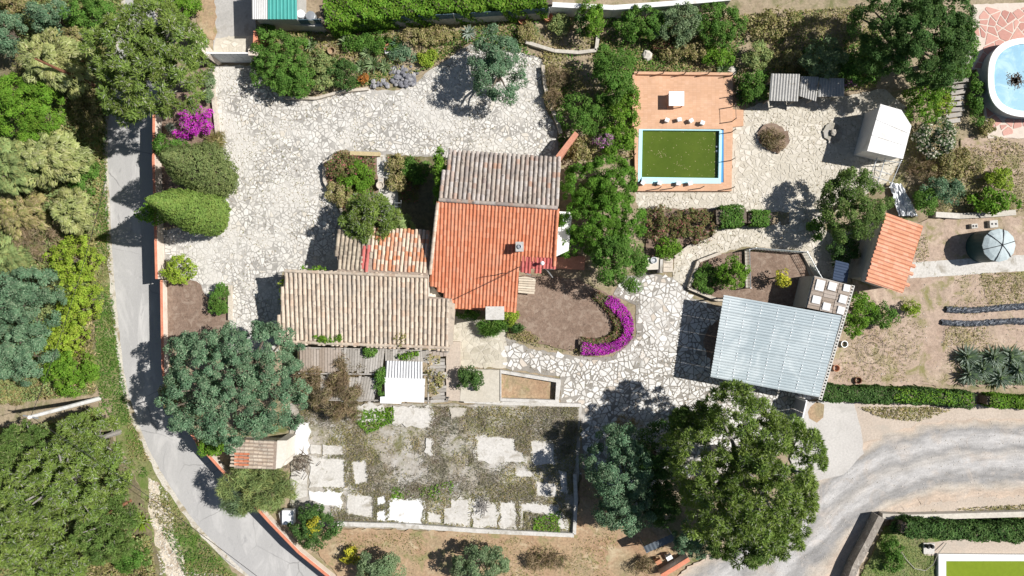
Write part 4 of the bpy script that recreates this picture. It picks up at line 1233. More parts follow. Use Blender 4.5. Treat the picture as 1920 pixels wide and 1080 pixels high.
# ---- round beds in the poolside paving
def rock(p, r, mat, parent, rr, name='rock', flat=0.7):
    mb = MB()
    ph = rr.uniform(0, 6)
    prof = []
    b = 0
    n = 7
    for zz, k in ((-0.6, 0.6), (-0.1, 1.0), (0.45, 0.85), (0.75, 0.45)):
        for i in range(n):
            a = 2 * math.pi * i / n + ph
            q = r * k * rr.uniform(0.72, 1.2)
            mb.v.append((p[0] + q * math.cos(a), p[1] + q * math.sin(a), p[2] + zz * r * flat * rr.uniform(.8, 1.2)))
    for j in range(3):
        for i in range(n):
            i2 = (i + 1) % n
            mb.f.append([j * n + i, j * n + i2, (j + 1) * n + i2, (j + 1) * n + i]); mb.m.append(0)
    mb.f.append([3 * n + i for i in range(n)]); mb.m.append(0)
    return mb.build(name, mat, parent)
def mound_bed(label, poly_px, mat, z):
    t = thing('round_bed', label, 'flower bed', G(*poly_px[0]))
    pts = rough_edge([G(x, y, z).xy for x, y in poly_px], 0.08, 0.25, 5)
    MB().prism([(p.x, p.y, z) for p in pts], 0).build('soil_mound', mat, t)
    rr = random.Random(len(poly_px))
    for p in pts[::3]:
        rock((p.x, p.y, z * .8), rr.uniform(0.06, 0.13), M['rock_pale'], t, rr, 'edging_stone')
mound_bed('irregular rocky bed of dry plants in the poolside paving', [(1420, 250), (1434, 233), (1450, 231), (1478, 246), (1480, 268), (1460, 288), (1440, 280), (1424, 264)], M['soil_brown'], 0.22)
mound_bed('small round tree pit with a pale stone in the poolside paving', [(1544, 246), (1550, 234), (1564, 230), (1576, 238), (1580, 252), (1572, 266), (1556, 267), (1546, 258)], M['court_soil'], 0.19)
o = rock(G(1563, 249, 0.3), 0.28, M['rock_pale'], None, R, 'boulder'); tag(o, 'pale flat stone in the small tree pit', 'stone')
o = rock(G(1213, 104, 0.3), 0.42, M['rock_pale'], None, R, 'boulder'); tag(o, 'single pale boulder in the planting north of the pool', 'stone')
o = rock(G(1372, 133, 0.3), 0.36, M['rock_pale'], None, R, 'boulder'); tag(o, 'pale boulder at the north-east corner of the pool deck', 'stone')
# grey rock heap in the north bed
hp = thing('rock_heap', 'heap of loose dark grey rocks at the yard edge', 'rocks', G(755, 145))
rr = random.Random(5)
for k in range(95):
    a, q = rr.uniform(0, 6.28), rr.random() ** 0.6
    x, y = 756 + 30 * q * math.cos(a), 143 + 22 * q * math.sin(a)
    if k > 80: x, y = rr.uniform(695, 728), rr.uniform(148, 164)
    rock(G(x, y, 0.12 + 0.35 * (1 - q) * rr.random()), rr.uniform(0.1, 0.22), M['rock_grey'], hp, rr)

# ---- boundary wall along the road, gates and other walls
def path_wall(name, label, pts, th, z, mat, cope=None, cat='wall', cope_w=None, cope_h=0.07, z0=0.0):
    P = [G(x, y, z) for x, y in pts]
    t = thing(name, label, cat, (P[0].x, P[0].y, 0))
    for i in range(len(P) - 1):
        wall_between(t, P[i], P[i + 1], th, z, mat, 'wall_panel', z0)
        if cope: wall_between(t, P[i], P[i + 1], cope_w or th * 1.25, z + cope_h, cope, 'coping', z + 0.003)
    return t
path_wall('boundary_wall', 'tall rendered road wall with red coping beside the cypress trees', [(289, 215), (288, 300), (291, 400), (294, 523)], 0.22, 1.0, M['wall_pink'], M['coping_red'], cope_w=0.16, z0=ROAD_Z)
path_wall('boundary_wall', 'lower straight road wall with red coping beside the bare bed', [(303, 525), (304, 600), (306, 700), (314, 738)], 0.22, 0.65, M['wall_pink'], M['coping_red'], cope_w=0.16, z0=ROAD_Z)
path_wall('boundary_wall', 'curved road wall with red coping below the big blue-green tree', [(314, 742), (340, 785), (372, 832), (415, 880), (462, 930), (505, 978), (560, 1035), (640, 1100)], 0.22, 0.6, M['wall_pink'], M['coping_red'], cope_w=0.18, z0=ROAD_Z)
path_wall('boundary_wall', 'pale rendered wall corner between the pine and white gate', [(352, 52), (378, 85), (392, 105)], 0.3, 1.9, M['wall_pink'], M['wall_pink'], z0=ROAD_Z)
path_wall('planter_wall', 'low curved kerb wall between cypress bed and yard', [(394, 128), (400, 190), (405, 235), (410, 290)], 0.25, 0.4, M['kerb'])
path_wall('planter_wall', 'low kerb along the small bare brown bed', [(430, 535), (430, 600)], 0.2, 0.4, M['kerb'])
path_wall('planter_wall', 'low angled kerb around the bed in front of the house', [(638, 282), (606, 306), (608, 340), (640, 395), (636, 440)], 0.2, 0.4, M['kerb'])
path_wall('planter_wall', 'straight tan kerb on the north edge of the house bed', [(656, 287), (712, 289)], 0.3, 0.4, M['cane_mat'])
path_wall('planter_wall', 'stone kerb edging the shrub bed east of the yard', [(1018, 122), (1022, 160), (1028, 185), (1047, 232), (1052, 250)], 0.25, 0.5, M['kerb'])
path_wall('planter_wall', 'low stone kerb along the planted north bed', [(497, 155), (535, 183), (592, 184), (640, 171), (690, 166)], 0.2, 0.3, M['kerb'])
path_wall('planter_wall', 'stone kerb around the shrub bed by the vegetable plot', [(1352, 474), (1310, 490), (1292, 540), (1345, 562), (1380, 562)], 0.22, 0.4, M['kerb'])
path_wall('planter_wall', 'stone kerb on the south side of the reddish shrub bed', [(1345, 418), (1338, 446), (1292, 462), (1266, 482)], 0.22, 0.4, M['kerb'])
path_wall('retaining_wall', 'long concrete kerb wall below the derelict court', [(625, 982), (760, 986), (900, 996), (1076, 1004)], 0.3, 0.5, M['concrete_pale'])
path_wall('retaining_wall', 'concrete kerb wall on the east side of the court', [(1078, 890), (1080, 940), (1077, 1002)], 0.25, 0.5, M['concrete_pale'])
path_wall('retaining_wall', 'concrete kerb wall between planter and court', [(870, 752), (940, 756), (1050, 759), (1090, 760)], 0.25, 0.45, M['concrete_pale'])
path_wall('retaining_wall', 'white garden wall at the top beyond the hedge', [(1028, 8), (1150, 14), (1260, 6), (1370, -4)], 0.35, 1.7, M['plaster_white'])
path_wall('retaining_wall', 'grey base wall under the neighbour hedge and screen', [(505, 40), (600, 46), (750, 36), (900, 28), (1030, 20)], 0.3, 1.3, M['plaster_grey'])
path_wall('stone_wall', 'dark stone wall running down beside the gravel lane', [(1653, 970), (1630, 1015), (1606, 1060), (1590, 1100)], 0.5, 1.1, M['stone_wall'])
path_wall('stone_wall', 'rough stone wall above the lower pool hedge', [(1655, 968), (1700, 970), (1790, 968), (1930, 964), (2060, 960)], 0.4, 0.7, M['rock_pale'])
path_wall('retaining_wall', 'short terracotta-topped wall beside the lane under the pine', [(1240, 1080), (1292, 1048)], 0.25, 1.0, M['wall_pink'], M['coping_red'])
path_wall('stone_wall', 'dry stone edging between field and shrubs above the tank', [(1755, 402), (1800, 405), (1860, 402), (1905, 398)], 0.4, 0.4, M['rock_pale'])
path_wall('retaining_wall', 'curved concrete ring wall in the shade of the pine', [(1225, 900), (1218, 870), (1222, 845), (1236, 822), (1256, 812)], 0.3, 0.6, M['concrete_grey'])

def gate(name, label, a, b, z, mat, n, cap):
    A_, B_ = G(*a, z), G(*b, z)
    t = thing(name, label, 'gate', (A_.x, A_.y, 0))
    for i in range(n):
        wall_between(t, A_.lerp(B_, i / n + 0.006), A_.lerp(B_, (i + 1) / n - 0.006), 0.05, z, mat, 'gate_panel', 0.06)
    wall_between(t, A_, B_, 0.09, z + 0.06, cap, 'top_rail', z + 0.003)
    for p in (A_, B_):
        MB().box((p.x, p.y, z / 2), (0.12, 0.12, z)).build('gate_post', cap, t)
    return t
path_wall('boundary_wall', 'short orange pillar wall right of the white gate', [(479, 58), (478, 84)], 0.3, 1.2, M['coping_red'])
gate('metal_gate', 'white metal gate with vertical panels closing the yard', (388, 100), (472, 100), 2.0, plain('gate_grey', (0.76, 0.79, 0.82), 0.5), 6, M['white_paint'])
gate('sliding_gate', 'grey sliding gate with white top beside the carport', (1512, 752), (1496, 820), 1.9, M['grey_metal'], 3, M['white_paint'])
p = G(468, 100, 2.1)
o = MB().box((p.x + .15, p.y + .1, 1.05), (0.5, 0.5, 2.1), taper=0.97).build('gate_pillar', M['wall_pink']); tag(o, 'square rendered pillar beside the white metal gate', 'pillar')

# ---- neighbour on the north: roof sheets, screen, barrels
nb_ = thing('neighbour_shed', 'neighbour shed with grey and teal sheet roof at the top', 'shed', G(515, 10))
corrugated('grey_roof_sheet', [G(472, -40, 2.9), G(501, -40, 2.9), G(501, 36, 2.8), G(473, 36, 2.8)], 8, 0.03, plain('pale_grey_sheet', (0.58, 0.57, 0.55), 0.6), nb_)
corrugated('teal_roof_sheet', [G(502, -40, 2.9), G(556, -40, 2.9), G(557, 36, 2.8), G(502, 36, 2.8)], 8, 0.035, M['teal'], nb_, 'rib')
walls(nb_, [(476, -38), (553, -38), (553, 32), (476, 32)], 2.7, M['plaster_grey'])
scr = thing('screen_fence', 'dark blue-green mesh screen on the neighbour wall', 'fence', G(505, 38))
prev = None
for x, y in ((505, 37), (555, 37), (598, 36), (700, 33), (850, 26), (1030, 15)):
    p = G(x, y, 2.1)
    if prev is not None:
        wall_between(scr, prev, p, 0.04, 2.1, M['mesh_blue'], 'screen_panel', 1.31)
        MB().tube([(p.x, p.y, 0), (p.x, p.y, 2.15)], 0.04, 6).build('post', M['galv'], scr)
    prev = p
for k, (x, y, r, mt, lab) in enumerate(((562, 24, 0.3, 'sheet_white', 'white drum beside the teal roofed shed'), (581, 28, 0.36, 'galv', 'larger grey drum beside the hedge end'))):
    p = G(x, y, 2.2)
    o = MB().lathe((p.x, p.y, 1.2), [(r, 0), (r * 1.05, 0.4), (r, 0.85), (r * .85, 0.9), (r * .2, 0.92)], 16).build('drum', M[mt]); tag(o, lab, 'drum')
    MB().lathe((p.x, p.y, 0.9), [(r, 0), (r, 0.3)], 10).build('stand', M['plaster_grey'], o)

# ---- cylinder tank with fabric cover
tk = thing('water_tank', 'round dark green water tank under a pale domed cover', 'tank', G(1838, 463))
tc = G(1838, 463)
MB().lathe((tc.x, tc.y, 0), [(1.18, 0), (1.18, 0.9), (1.16, 1.9), (1.12, 1.95)], 28).build('tank_wall', M['tank_green'], tk)
cv = MB().lathe((tc.x, tc.y, 1.92), [(1.2, 0), (1.2, 0.05), (0.9, 0.2), (0.45, 0.33), (0.06, 0.4)], 12).build('cover', M['tank_cover'], tk)
for k in range(6):
    a = 2 * math.pi * k / 6 + 0.26
    MB().tube([(tc.x + 1.22 * math.cos(a), tc.y + 1.22 * math.sin(a), 1.98), (tc.x + .9 * math.cos(a), tc.y + .9 * math.sin(a), 2.15), (tc.x, tc.y, 2.36)], 0.025, 5).build('cover_rib', M['charcoal'], cv)
for k, (x, y, w, h_, lab) in enumerate(((1826, 424, 12, 9, 'pale hollow concrete block lying above the tank'), (1862, 420, 16, 14, 'square pale concrete block right above the tank'))):
    p = G(x, y, 0.3)
    o = MB().box((p.x, p.y, 0.2), (w * S, h_ * S, 0.4), 0.08, taper=0.95).build('concrete_block', M['concrete_pale']); tag(o, lab, 'block')
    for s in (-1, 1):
        MB().box((p.x + s * w * S * .22, p.y, 0.402), (0.12, 0.14, 0.012), 0.08).build('hollow', M['charcoal'], o)  # dark plate on the top face stands in for shade inside a hole

# ---- above-ground pool in the corner
ap = thing('above_ground_pool', 'oval above-ground pool with white rim and blue cover', 'pool', G(1935, 145))
def oval(cx, cy, rx, ry, z, n=48, e=2.8):
    out = []
    for k in range(n):
        a = 2 * math.pi * k / n
        c_, s_ = math.cos(a), math.sin(a)
        x = cx + rx * math.copysign(abs(c_) ** (2 / e), c_)
        y = cy + ry * math.copysign(abs(s_) ** (2 / e), s_)
        out.append(G(x, y, z))
    return out
oo, ii = oval(1943, 145, 90, 75, 1.25), oval(1943, 145, 79, 64, 1.25)
mb = MB(); n = len(oo)
vs = [tuple(p) for p in oo] + [tuple(p) for p in ii] + [(p.x, p.y, 1.13) for p in oo] + [(p.x, p.y, 1.0) for p in ii]
fs = []
for i in range(n):
    j = (i + 1) % n
    fs += [[i, j, n + j, n + i], [i, 2 * n + i, 2 * n + j, j], [n + i, n + j, 3 * n + j, 3 * n + i]]
mb.add(vs, fs).build('rim', M['white_paint'], ap)
ow = oval(1943, 145, 87, 72, 1.2)
MB().prism([(p.x, p.y, 1.05) for p in ow], 0).build('pool_wall', plain('pool_wall_grey', (0.35, 0.42, 0.45), 0.6), ap)
iw = oval(1943, 145, 80, 65, 1.25)
MB().prism([(p.x, p.y, 1.12) for p in iw], 1.06).build('cover_sheet', M['water_blue'], ap)
deb = MB()
for k in range(420):
    p = G(1904 + R.gauss(0, 6.5), 150 + R.gauss(0, 6), 1.12)
    deb.box((p.x, p.y, 1.127), (R.uniform(.03, .1), R.uniform(.03, .08), 0.012), R.uniform(0, 3))
o = tag(deb.build('fallen_leaves', M['bark']), 'brown leaf litter collected in the middle of the blue pool cover', 'leaves', kind='stuff')
st = thing('wooden_steps', 'weathered wooden steps climbing beside the oval pool', 'steps', G(1800, 160))
for k in range(13):
    y = 100 + k * 10.5
    x = 1804 - (y - 100) * 0.12
    p = G(x, y, 0.3)
    MB().box((p.x, p.y, 0.14 + 0.035 * (13 - k)), (1.15 + R.uniform(-.2, .2), 0.3, 0.07), 0.12 + R.uniform(-.06, .06)).build('tread', M['plank'], st)
    MB().box((p.x, p.y, 0.05 + 0.0175 * (13 - k)), (0.9, 0.22, 0.1 + 0.035 * (13 - k)), 0.12).build('riser', M['stone_wall'], st)

# ---- lower pool in the corner
lp = thing('swimming_pool', 'lime green pool with broad white rim in the lower corner', 'pool', G(1860, 1070))
mb = MB()
for quad in ([(1760, 1039), (2060, 1041), (2060, 1052), (1774, 1052)], [(1760, 1039), (1774, 1052), (1774, 1140), (1760, 1140)]):
    mb.prism([tuple(G(x, y, 0.4)) for x, y in quad], 0.0)
mb.build('rim', M['white_paint'], lp)
MB().prism([tuple(G(x, y, 0.3)) for x, y in ((1773, 1051), (2060, 1051), (2060, 1140), (1773, 1140))], 0.2).build('water', M['water_lime'], lp)
pb = thing('pump_slab', 'small concrete slab with a dark pump beside the lower pool', 'pump', G(1742, 1029))
MB().prism([tuple(G(x, y, 0.3)) for x, y in ((1732, 1018), (1753, 1019), (1752, 1039), (1732, 1039))], 0.0).build('base_slab', M['concrete_pale'], pb)
for x in (1740, 1748):
    p = G(x, 1025, 0.5)
    MB().lathe((p.x, p.y, 0.3), [(0.14, 0), (0.15, 0.25), (0.08, 0.35)], 12).build('pump_body', M['black_metal'], pb)

# ---- mulch film rows, crates and small props
for y, lab in ((580, 'upper row of crumpled black mulch film across the field'), (604, 'lower row of crumpled black mulch film across the field')):
    rr = random.Random(y)
    mb = MB(); n = 70; k = 7
    for i in range(n):
        x = (1770 if y == 580 else 1762) + i * 3.3
        wv = 0.2 + 0.05 * rr.random()
        for j in range(k):
            t = j / (k - 1) * 2 - 1
            p = G(x + rr.uniform(-1, 1), y + math.sin(i * .11) * 2.5 - (i * .06 if y == 580 else -i * .02))
            mb.v.append((p.x, p.y + t * wv * 1.15, 0.24 * (1 - t * t) + 0.1 + rr.uniform(-.06, .06)))
    for i in range(n - 1):
        for j in range(k - 1):
            a = i * k + j
            mb.f.append([a, a + k, a + k + 1, a + 1]); mb.m.append(0)
    o = mb.build('mulch_film', M['film_black']); tag(o, lab, 'plastic film')
cr = thing('white_crate', 'open white crate with boards beside the road wall', 'crate', G(537, 970))
p = G(540, 970, 0.7)
for (dx, dy, sx, sy) in ((0, .5, 0.8, .05), (0, -.5, .8, .05), (.4, 0, .05, 1.0), (-.4, 0, .05, 1.0)):
    MB().box((p.x + dx, p.y + dy, 0.5), (sx, sy, 0.5)).build('side', M['sheet_white'], cr)
MB().box((p.x + .02, p.y, 0.74), (0.76, 0.96, 0.04)).build('lid', M['sheet_white'], cr)
MB().box((p.x, p.y, 0.12), (0.75, 0.95, 0.24)).build('base', M['plank'], cr)
for k in range(3):
    MB().box((p.x - .52 - .06 * k, p.y - 0.03 - .1 * k, 0.45), (0.07, 1.0, 0.05), 0.1 + .05 * k).build('loose_board', M['plank'], cr)
# well with stone ring and basin on entry path
wl = thing('stone_fountain', 'small stone fountain with round basin on the entry path', 'fountain', G(713, 345))
p = G(713, 347, 0.7)
MB().lathe((p.x, p.y, 0), [(0.16, 0), (0.14, 0.45), (0.27, 0.6), (0.3, 0.75), (0.22, 0.75), (0.18, 0.66)], 16).build('basin', M['kerb'], wl)
p2 = G(714, 339, 0.5)
MB().box((p2.x, p2.y, 0.26), (0.42, 0.42, 0.52)).build('pedestal', M['kerb'], wl)
MB().box((p2.x, p2.y, 0.525), (0.3, 0.3, 0.02)).build('trough', M['concrete_grey'], wl)
ld = thing('metal_ladder', 'grey metal ladder standing among shrubs by the house', 'ladder', G(746, 400))
for x in (740, 752):
    MB().tube([G(x, 398, 0.2), G(x, 376, 1.4)], 0.03, 6).build('rail', M['galv'], ld)
for t in (0.2, 0.5, 0.8):
    MB().tube([G(740, 398, 0.2).lerp(G(740, 376, 1.4), t), G(752, 398, 0.2).lerp(G(752, 376, 1.4), t)], 0.025, 6).build('rung', M['galv'], ld)
# white statue block and pots in the north bed
sb = thing('garden_ornament', 'white block ornament with terracotta pots in the north bed', 'ornament', G(727, 90))
p = G(726, 92, 0.4)
MB().box((p.x, p.y, 0.25), (0.42, 0.75, 0.5), 0.15, taper=0.9).build('block', M['plaster_white'], sb)
for dx, dy in ((-.1, .2), (.1, .25), (-.08, -.05)):
    MB().lathe((p.x + dx, p.y + dy, 0.5), [(0.06, 0), (0.1, 0.14), (0.08, 0.14), (0.06, 0.1)], 10).build('pot', M['terracotta_pot'], sb)
for x, y, r, lab in ((980, 38, 0.35, 'dark clay pot standing against the top wall'), (1028, 32, 0.36, 'brown clay urn standing at the terrace corner'), (622, 96, 0.3, 'round clay dish among the north bed shrubs')):
    p = G(x, y, 0.4)
    o = MB().lathe((p.x, p.y, 0), [(r * .6, 0), (r, 0.3), (r * .95, 0.55), (r * .8, 0.55), (r * .7, 0.3)], 16).build('clay_pot', M['terracotta_pot'] if r > .3 else M['soil_orange']); tag(o, lab, 'pot')
# stone terrace by the top wall
path_wall('planter_wall', 'irregular stone terrace edge near the clay urns', [(985, 78), (1040, 95), (1085, 98), (1118, 94), (1122, 62)], 0.25, 0.45, M['rock_pale'])
# barbecue and gate posts beside the SE yard
bq = thing('barbecue', 'stone barbecue with steel bowl beside the crazy paving', 'barbecue', G(1225, 495))
MB().prism([tuple(G(x, y, 0.9)) for x, y in ((1212, 484), (1236, 482), (1236, 505), (1212, 506))], 0).build('counter', M['stone_beige'], bq)
p = G(1226, 488, 1.0)
MB().lathe((p.x, p.y, 0.9), [(0.1, 0), (0.22, 0.1), (0.25, 0.16), (0.2, 0.16), (0.1, 0.06)], 14).build('bowl', M['galv'], bq)
MB().prism([tuple(G(x, y, 1.0)) for x, y in ((1238, 486), (1243, 486), (1242, 512), (1237, 511))], 0).build('side_wall', M['concrete_pale'], bq)
stp = thing('stone_steps', 'brown stone steps beside the barbecue', 'steps', G(1253, 498))
for k in range(3):
    MB().prism([tuple(G(x, y, 0.15 + 0.14 * k)) for x, y in ((1244, 510 - 9 * k), (1262, 510 - 9 * k), (1262, 484), (1244, 484))], 0).build('step', M['kerb'], stp)
# shelter below the pine, chairs, planks
sd = thing('dark_shelter', 'dark sheet roofed shelter in the shade of the pine', 'shelter', G(1238, 1012))
corrugated('roof_sheet', [G(1206, 1025, 2.0), G(1262, 1000, 2.0), G(1268, 1012, 1.85), G(1212, 1037, 1.85)], 8, 0.03, M['dark_metal'], sd)
for x, y in ((1208, 1026), (1261, 1003), (1266, 1012), (1213, 1036)):
    p = G(x, y, 1.9)
    MB().tube([(p.x, p.y, 0), (p.x, p.y, 1.9)], 0.04, 6).build('post', M['galv'], sd)
for x, y, mt, lab in ((1234, 1052, 'terracotta_pot', 'orange plastic chair behind the lane wall'), (1254, 1044, 'sheet_white', 'white plastic chair behind the lane wall')):
    p = G(x, y, 0.4)
    t = thing('plastic_chair', lab, 'chair', (p.x, p.y, 0), 0.5, 'chairs behind the lane wall')
    MB().box((0, 0, 0.43), (0.45, 0.45, 0.05)).build('seat', M[mt], t, world=False)
    MB().box((0, 0.23, 0.65), (0.45, 0.05, 0.42)).build('backrest', M[mt], t, world=False)
    for sx in (-1, 1):
        for sy in (-1, 1):
            MB().box((sx * .19, sy * .19, 0.205), (0.05, 0.05, 0.41)).build('leg', M[mt], t, world=False)
# utility pole with cables
up = thing('utility_pole', 'tall white concrete utility pole at the road verge', 'pole', G(187, 747, ROAD_Z))
b0 = G(187, 747, ROAD_Z)
MB().tube([b0, (b0.x, b0.y, 2.2), (b0.x, b0.y, 5.95)], [0.17, 0.15, 0.12], 8).build('shaft', M['plaster_white'], up)
MB().tube([(b0.x - .5, b0.y + .1, 5.8), (b0.x + .5, b0.y - .1, 5.8)], 0.05, 6).build('cross_arm', M['galv'], up)
def cable(label, a, b, sag, r=0.018):
    pts = []
    for i in range(15):
        t = i / 14
        p = Vector(a).lerp(Vector(b), t); p.z -= sag * 4 * t * (1 - t)
        pts.append(p)
    o = MB().tube(pts, r, 5).build('overhead_cable', M['wire']); tag(o, label, 'cable', 'cables from the utility pole')
top = Vector((b0.x, b0.y, 5.8))
cable('overhead cable running from the pole across the lower road', top, G(520, 1110, 4.5), 0.4)
cable('overhead cable running from the pole up over the woodland', top, G(200, 330, 5.5), 0.5)
cable('overhead cable running from the pole off the west edge', top, G(-60, 815, 5.8), 0.3)
# irrigation hose rings in the field
hs = MB()
def ringtube(cx, cy, rx, ry, r=0.012):
    pts = [G(cx + rx * math.cos(a) * R.uniform(.97, 1.03), cy + ry * math.sin(a), 0.19) for a in np.linspace(0, 6.1, 30)]
    return MB().tube(pts, r, 5)
for (cx, cy, rx, ry, lab) in ((1633, 655, 26, 27, 'large loop of dark hose lying on the field'), (1636, 654, 12, 12, 'small inner loop of hose lying on the field'), (1693, 657, 9, 9, 'little coil of hose near the middle of the field')):
    o = ringtube(cx, cy, rx, ry).build('garden_hose', M['wire']); tag(o, lab, 'hose', 'hoses lying on the field')
o = MB().tube([G(1690, 1035, .25), G(1700, 1050, .25), G(1715, 1066, .25), G(1735, 1070, .25), G(1750, 1058, .3), G(1758, 1040, .45), G(1775, 1018, .3)], 0.03, 5).build('garden_hose', M['hose']); tag(o, 'pale hose curving across the lawn to the lower pool', 'hose')
for x, y, mt, lab in ((1582, 645, 'galv', 'grey metal bucket beside the carport bush'), (1567, 690, 'terracotta_pot', 'broken terracotta pot lying by the block parapet'), (1608, 713, 'bark_red', 'rusty bucket standing at the hedge top')):
    p = G(x, y, 0.2)
    o = MB().lathe((p.x, p.y, 0), [(0.2, 0), (0.26, 0.35), (0.22, 0.35), (0.18, 0.08)], 14).build('bucket', M[mt]); tag(o, lab, 'bucket')
# rusty trellis frame by the white shed
tr = thing('trellis', 'rickety metal trellis frame leaning below the white shed', 'trellis', G(1655, 320))
for x0_, y0_, x1_, y1_ in ((1645, 295, 1625, 348), (1690, 300, 1668, 352), (1660, 296, 1645, 345), (1640, 318, 1672, 328), (1634, 330, 1668, 340), (1645, 300, 1690, 305)):
    MB().tube([G(x0_, y0_, 1.4), G(x1_, y1_, 1.0)], 0.03, 5).build('bar', M['galv'], tr)
for x, y in ((1645, 296), (1690, 301), (1626, 346), (1668, 351)):
    p = G(x, y, 1.2); MB().tube([(p.x, p.y, 0), (p.x, p.y, 1.25)], 0.03, 5).build('post', M['galv'], tr)
tp = thing('white_tarpaulin', 'crumpled white tarpaulin in shade north of the garden house', 'tarpaulin', G(1690, 375))
mb = MB(); n = 12
rr = random.Random(3)
qa, qb, qc, qd = (1668, 342), (1690, 345), (1722, 405), (1685, 405)
for i in range(n):
    for j in range(n):
        s_, t_2 = i / (n - 1), j / (n - 1)
        x = (qa[0] * (1 - s_) + qb[0] * s_) * (1 - t_2) + (qd[0] * (1 - s_) + qc[0] * s_) * t_2
        y = (qa[1] * (1 - s_) + qb[1] * s_) * (1 - t_2) + (qd[1] * (1 - s_) + qc[1] * s_) * t_2
        mb.v.append(tuple(G(x + rr.uniform(-1.5, 1.5), y + rr.uniform(-1.5, 1.5), 0.35 + rr.uniform(-.15, .2))))
for i in range(n - 1):
    for j in range(n - 1):
        a = i * n + j
        mb.f.append([a, a + 1, a + n + 1, a + n]); mb.m.append(0)
mb.build('sheet', M['sheet_white'], tp)

# ------------------------------------------------------------------ plants
def leaf_mesh(name, cen, tan, nor, ln, wd, col, mats=None):
    """One mesh of lozenge leaves; every array has one row for each leaf."""
    n = len(cen)
    bit = np.cross(nor, tan)
    bit /= np.linalg.norm(bit, axis=1)[:, None] + 1e-9
    l, w = ln[:, None] / 2, wd[:, None] / 2
    v = np.stack([cen - tan * l, cen - tan * l * 0.1 + bit * w, cen + tan * l, cen - tan * l * 0.1 - bit * w], 1).reshape(-1, 3)
    me = bpy.data.meshes.new(name)
    me.vertices.add(4 * n); me.loops.add(4 * n); me.polygons.add(n)
    me.vertices.foreach_set('co', v.astype(np.float32).ravel())
    me.loops.foreach_set('vertex_index', np.arange(4 * n, dtype=np.int32))
    me.polygons.foreach_set('loop_start', np.arange(0, 4 * n, 4, dtype=np.int32))
    at = me.attributes.new('Col', 'FLOAT_COLOR', 'POINT')
    c4 = np.ones((n, 4), np.float32); c4[:, :3] = np.clip(col, 0.004, 1)
    at.data.foreach_set('color', np.repeat(c4, 4, 0).ravel())
    me.materials.append(M['leaf'])
    me.update(calc_edges=True)
    return me

def unit(a): return a / (np.linalg.norm(a, axis=1)[:, None] + 1e-9)
def rnd_dir(rg, n): return unit(rg.normal(size=(n, 3)))
def perp(rg, nor):
    t = np.cross(nor, rg.normal(size=nor.shape)); return unit(t)

# palette: (colour a, colour b, accent colour, accent share)
PAL = {
    'rich': ((0.065, 0.156, 0.017), (0.107, 0.224, 0.025), (0.155, 0.281, 0.043), 0.12),
    'bright': ((0.098, 0.213, 0.018), (0.145, 0.267, 0.030), (0.205, 0.307, 0.044), 0.1),
    'lime': ((0.203, 0.308, 0.027), (0.284, 0.374, 0.045), (0.354, 0.407, 0.072), 0.15),
    'mid': ((0.073, 0.164, 0.026), (0.112, 0.219, 0.038), (0.166, 0.255, 0.060), 0.1),
    'dark': ((0.052, 0.112, 0.028), (0.085, 0.158, 0.040), (0.125, 0.198, 0.059), 0.1),
    'olive': ((0.128, 0.192, 0.090), (0.183, 0.250, 0.127), (0.244, 0.308, 0.175), 0.15),
    'blue': ((0.087, 0.167, 0.090), (0.151, 0.243, 0.138), (0.246, 0.324, 0.204), 0.18),
    'pine': ((0.143, 0.217, 0.042), (0.212, 0.285, 0.068), (0.318, 0.332, 0.251), 0.12),
    'pinedark': ((0.086, 0.150, 0.034), (0.141, 0.211, 0.052), (0.216, 0.243, 0.105), 0.08),
    'pale': ((0.256, 0.286, 0.093), (0.385, 0.406, 0.163), (0.466, 0.465, 0.239), 0.2),
    'sage': ((0.194, 0.251, 0.087), (0.266, 0.327, 0.126), (0.328, 0.334, 0.126), 0.15),
    'deadgrey': ((0.2, 0.165, 0.12), (0.31, 0.27, 0.215), (0.16, 0.16, 0.07), 0.2),
    'dry': ((0.241, 0.177, 0.106), (0.369, 0.284, 0.192), (0.213, 0.199, 0.078), 0.2),
    'drygreen': ((0.199, 0.213, 0.064), (0.341, 0.284, 0.128), (0.426, 0.341, 0.192), 0.25),
    'rust': ((0.189, 0.128, 0.061), (0.135, 0.189, 0.055), (0.405, 0.135, 0.145), 0.12),
    'magenta': ((0.44, 0.03, 0.4), (0.54, 0.06, 0.52), (0.2, 0.17, 0.08), 0.16),
    'lilac': ((0.128, 0.192, 0.069), (0.167, 0.217, 0.080), (0.575, 0.256, 0.518), 0.45),
    'whiteflower': ((0.06, 0.11, 0.04), (0.1, 0.14, 0.06), (0.6, 0.55, 0.45), 0.36),
    'yellow': ((0.4, 0.38, 0.03), (0.5, 0.46, 0.05), (0.2, 0.22, 0.04), 0.2),
    'olivecyp': ((0.132, 0.171, 0.060), (0.176, 0.221, 0.076), (0.238, 0.274, 0.111), 0.15),
    'cypress': ((0.149, 0.234, 0.048), (0.197, 0.284, 0.064), (0.239, 0.305, 0.086), 0.1),
    'orange': ((0.35, 0.13, 0.03), (0.42, 0.18, 0.05), (0.2, 0.14, 0.04), 0.2),
    'silver': ((0.284, 0.341, 0.284), (0.426, 0.483, 0.426), (0.185, 0.241, 0.142), 0.25),
    'agave': ((0.185, 0.270, 0.128), (0.284, 0.355, 0.185), (0.426, 0.426, 0.213), 0.1),
}
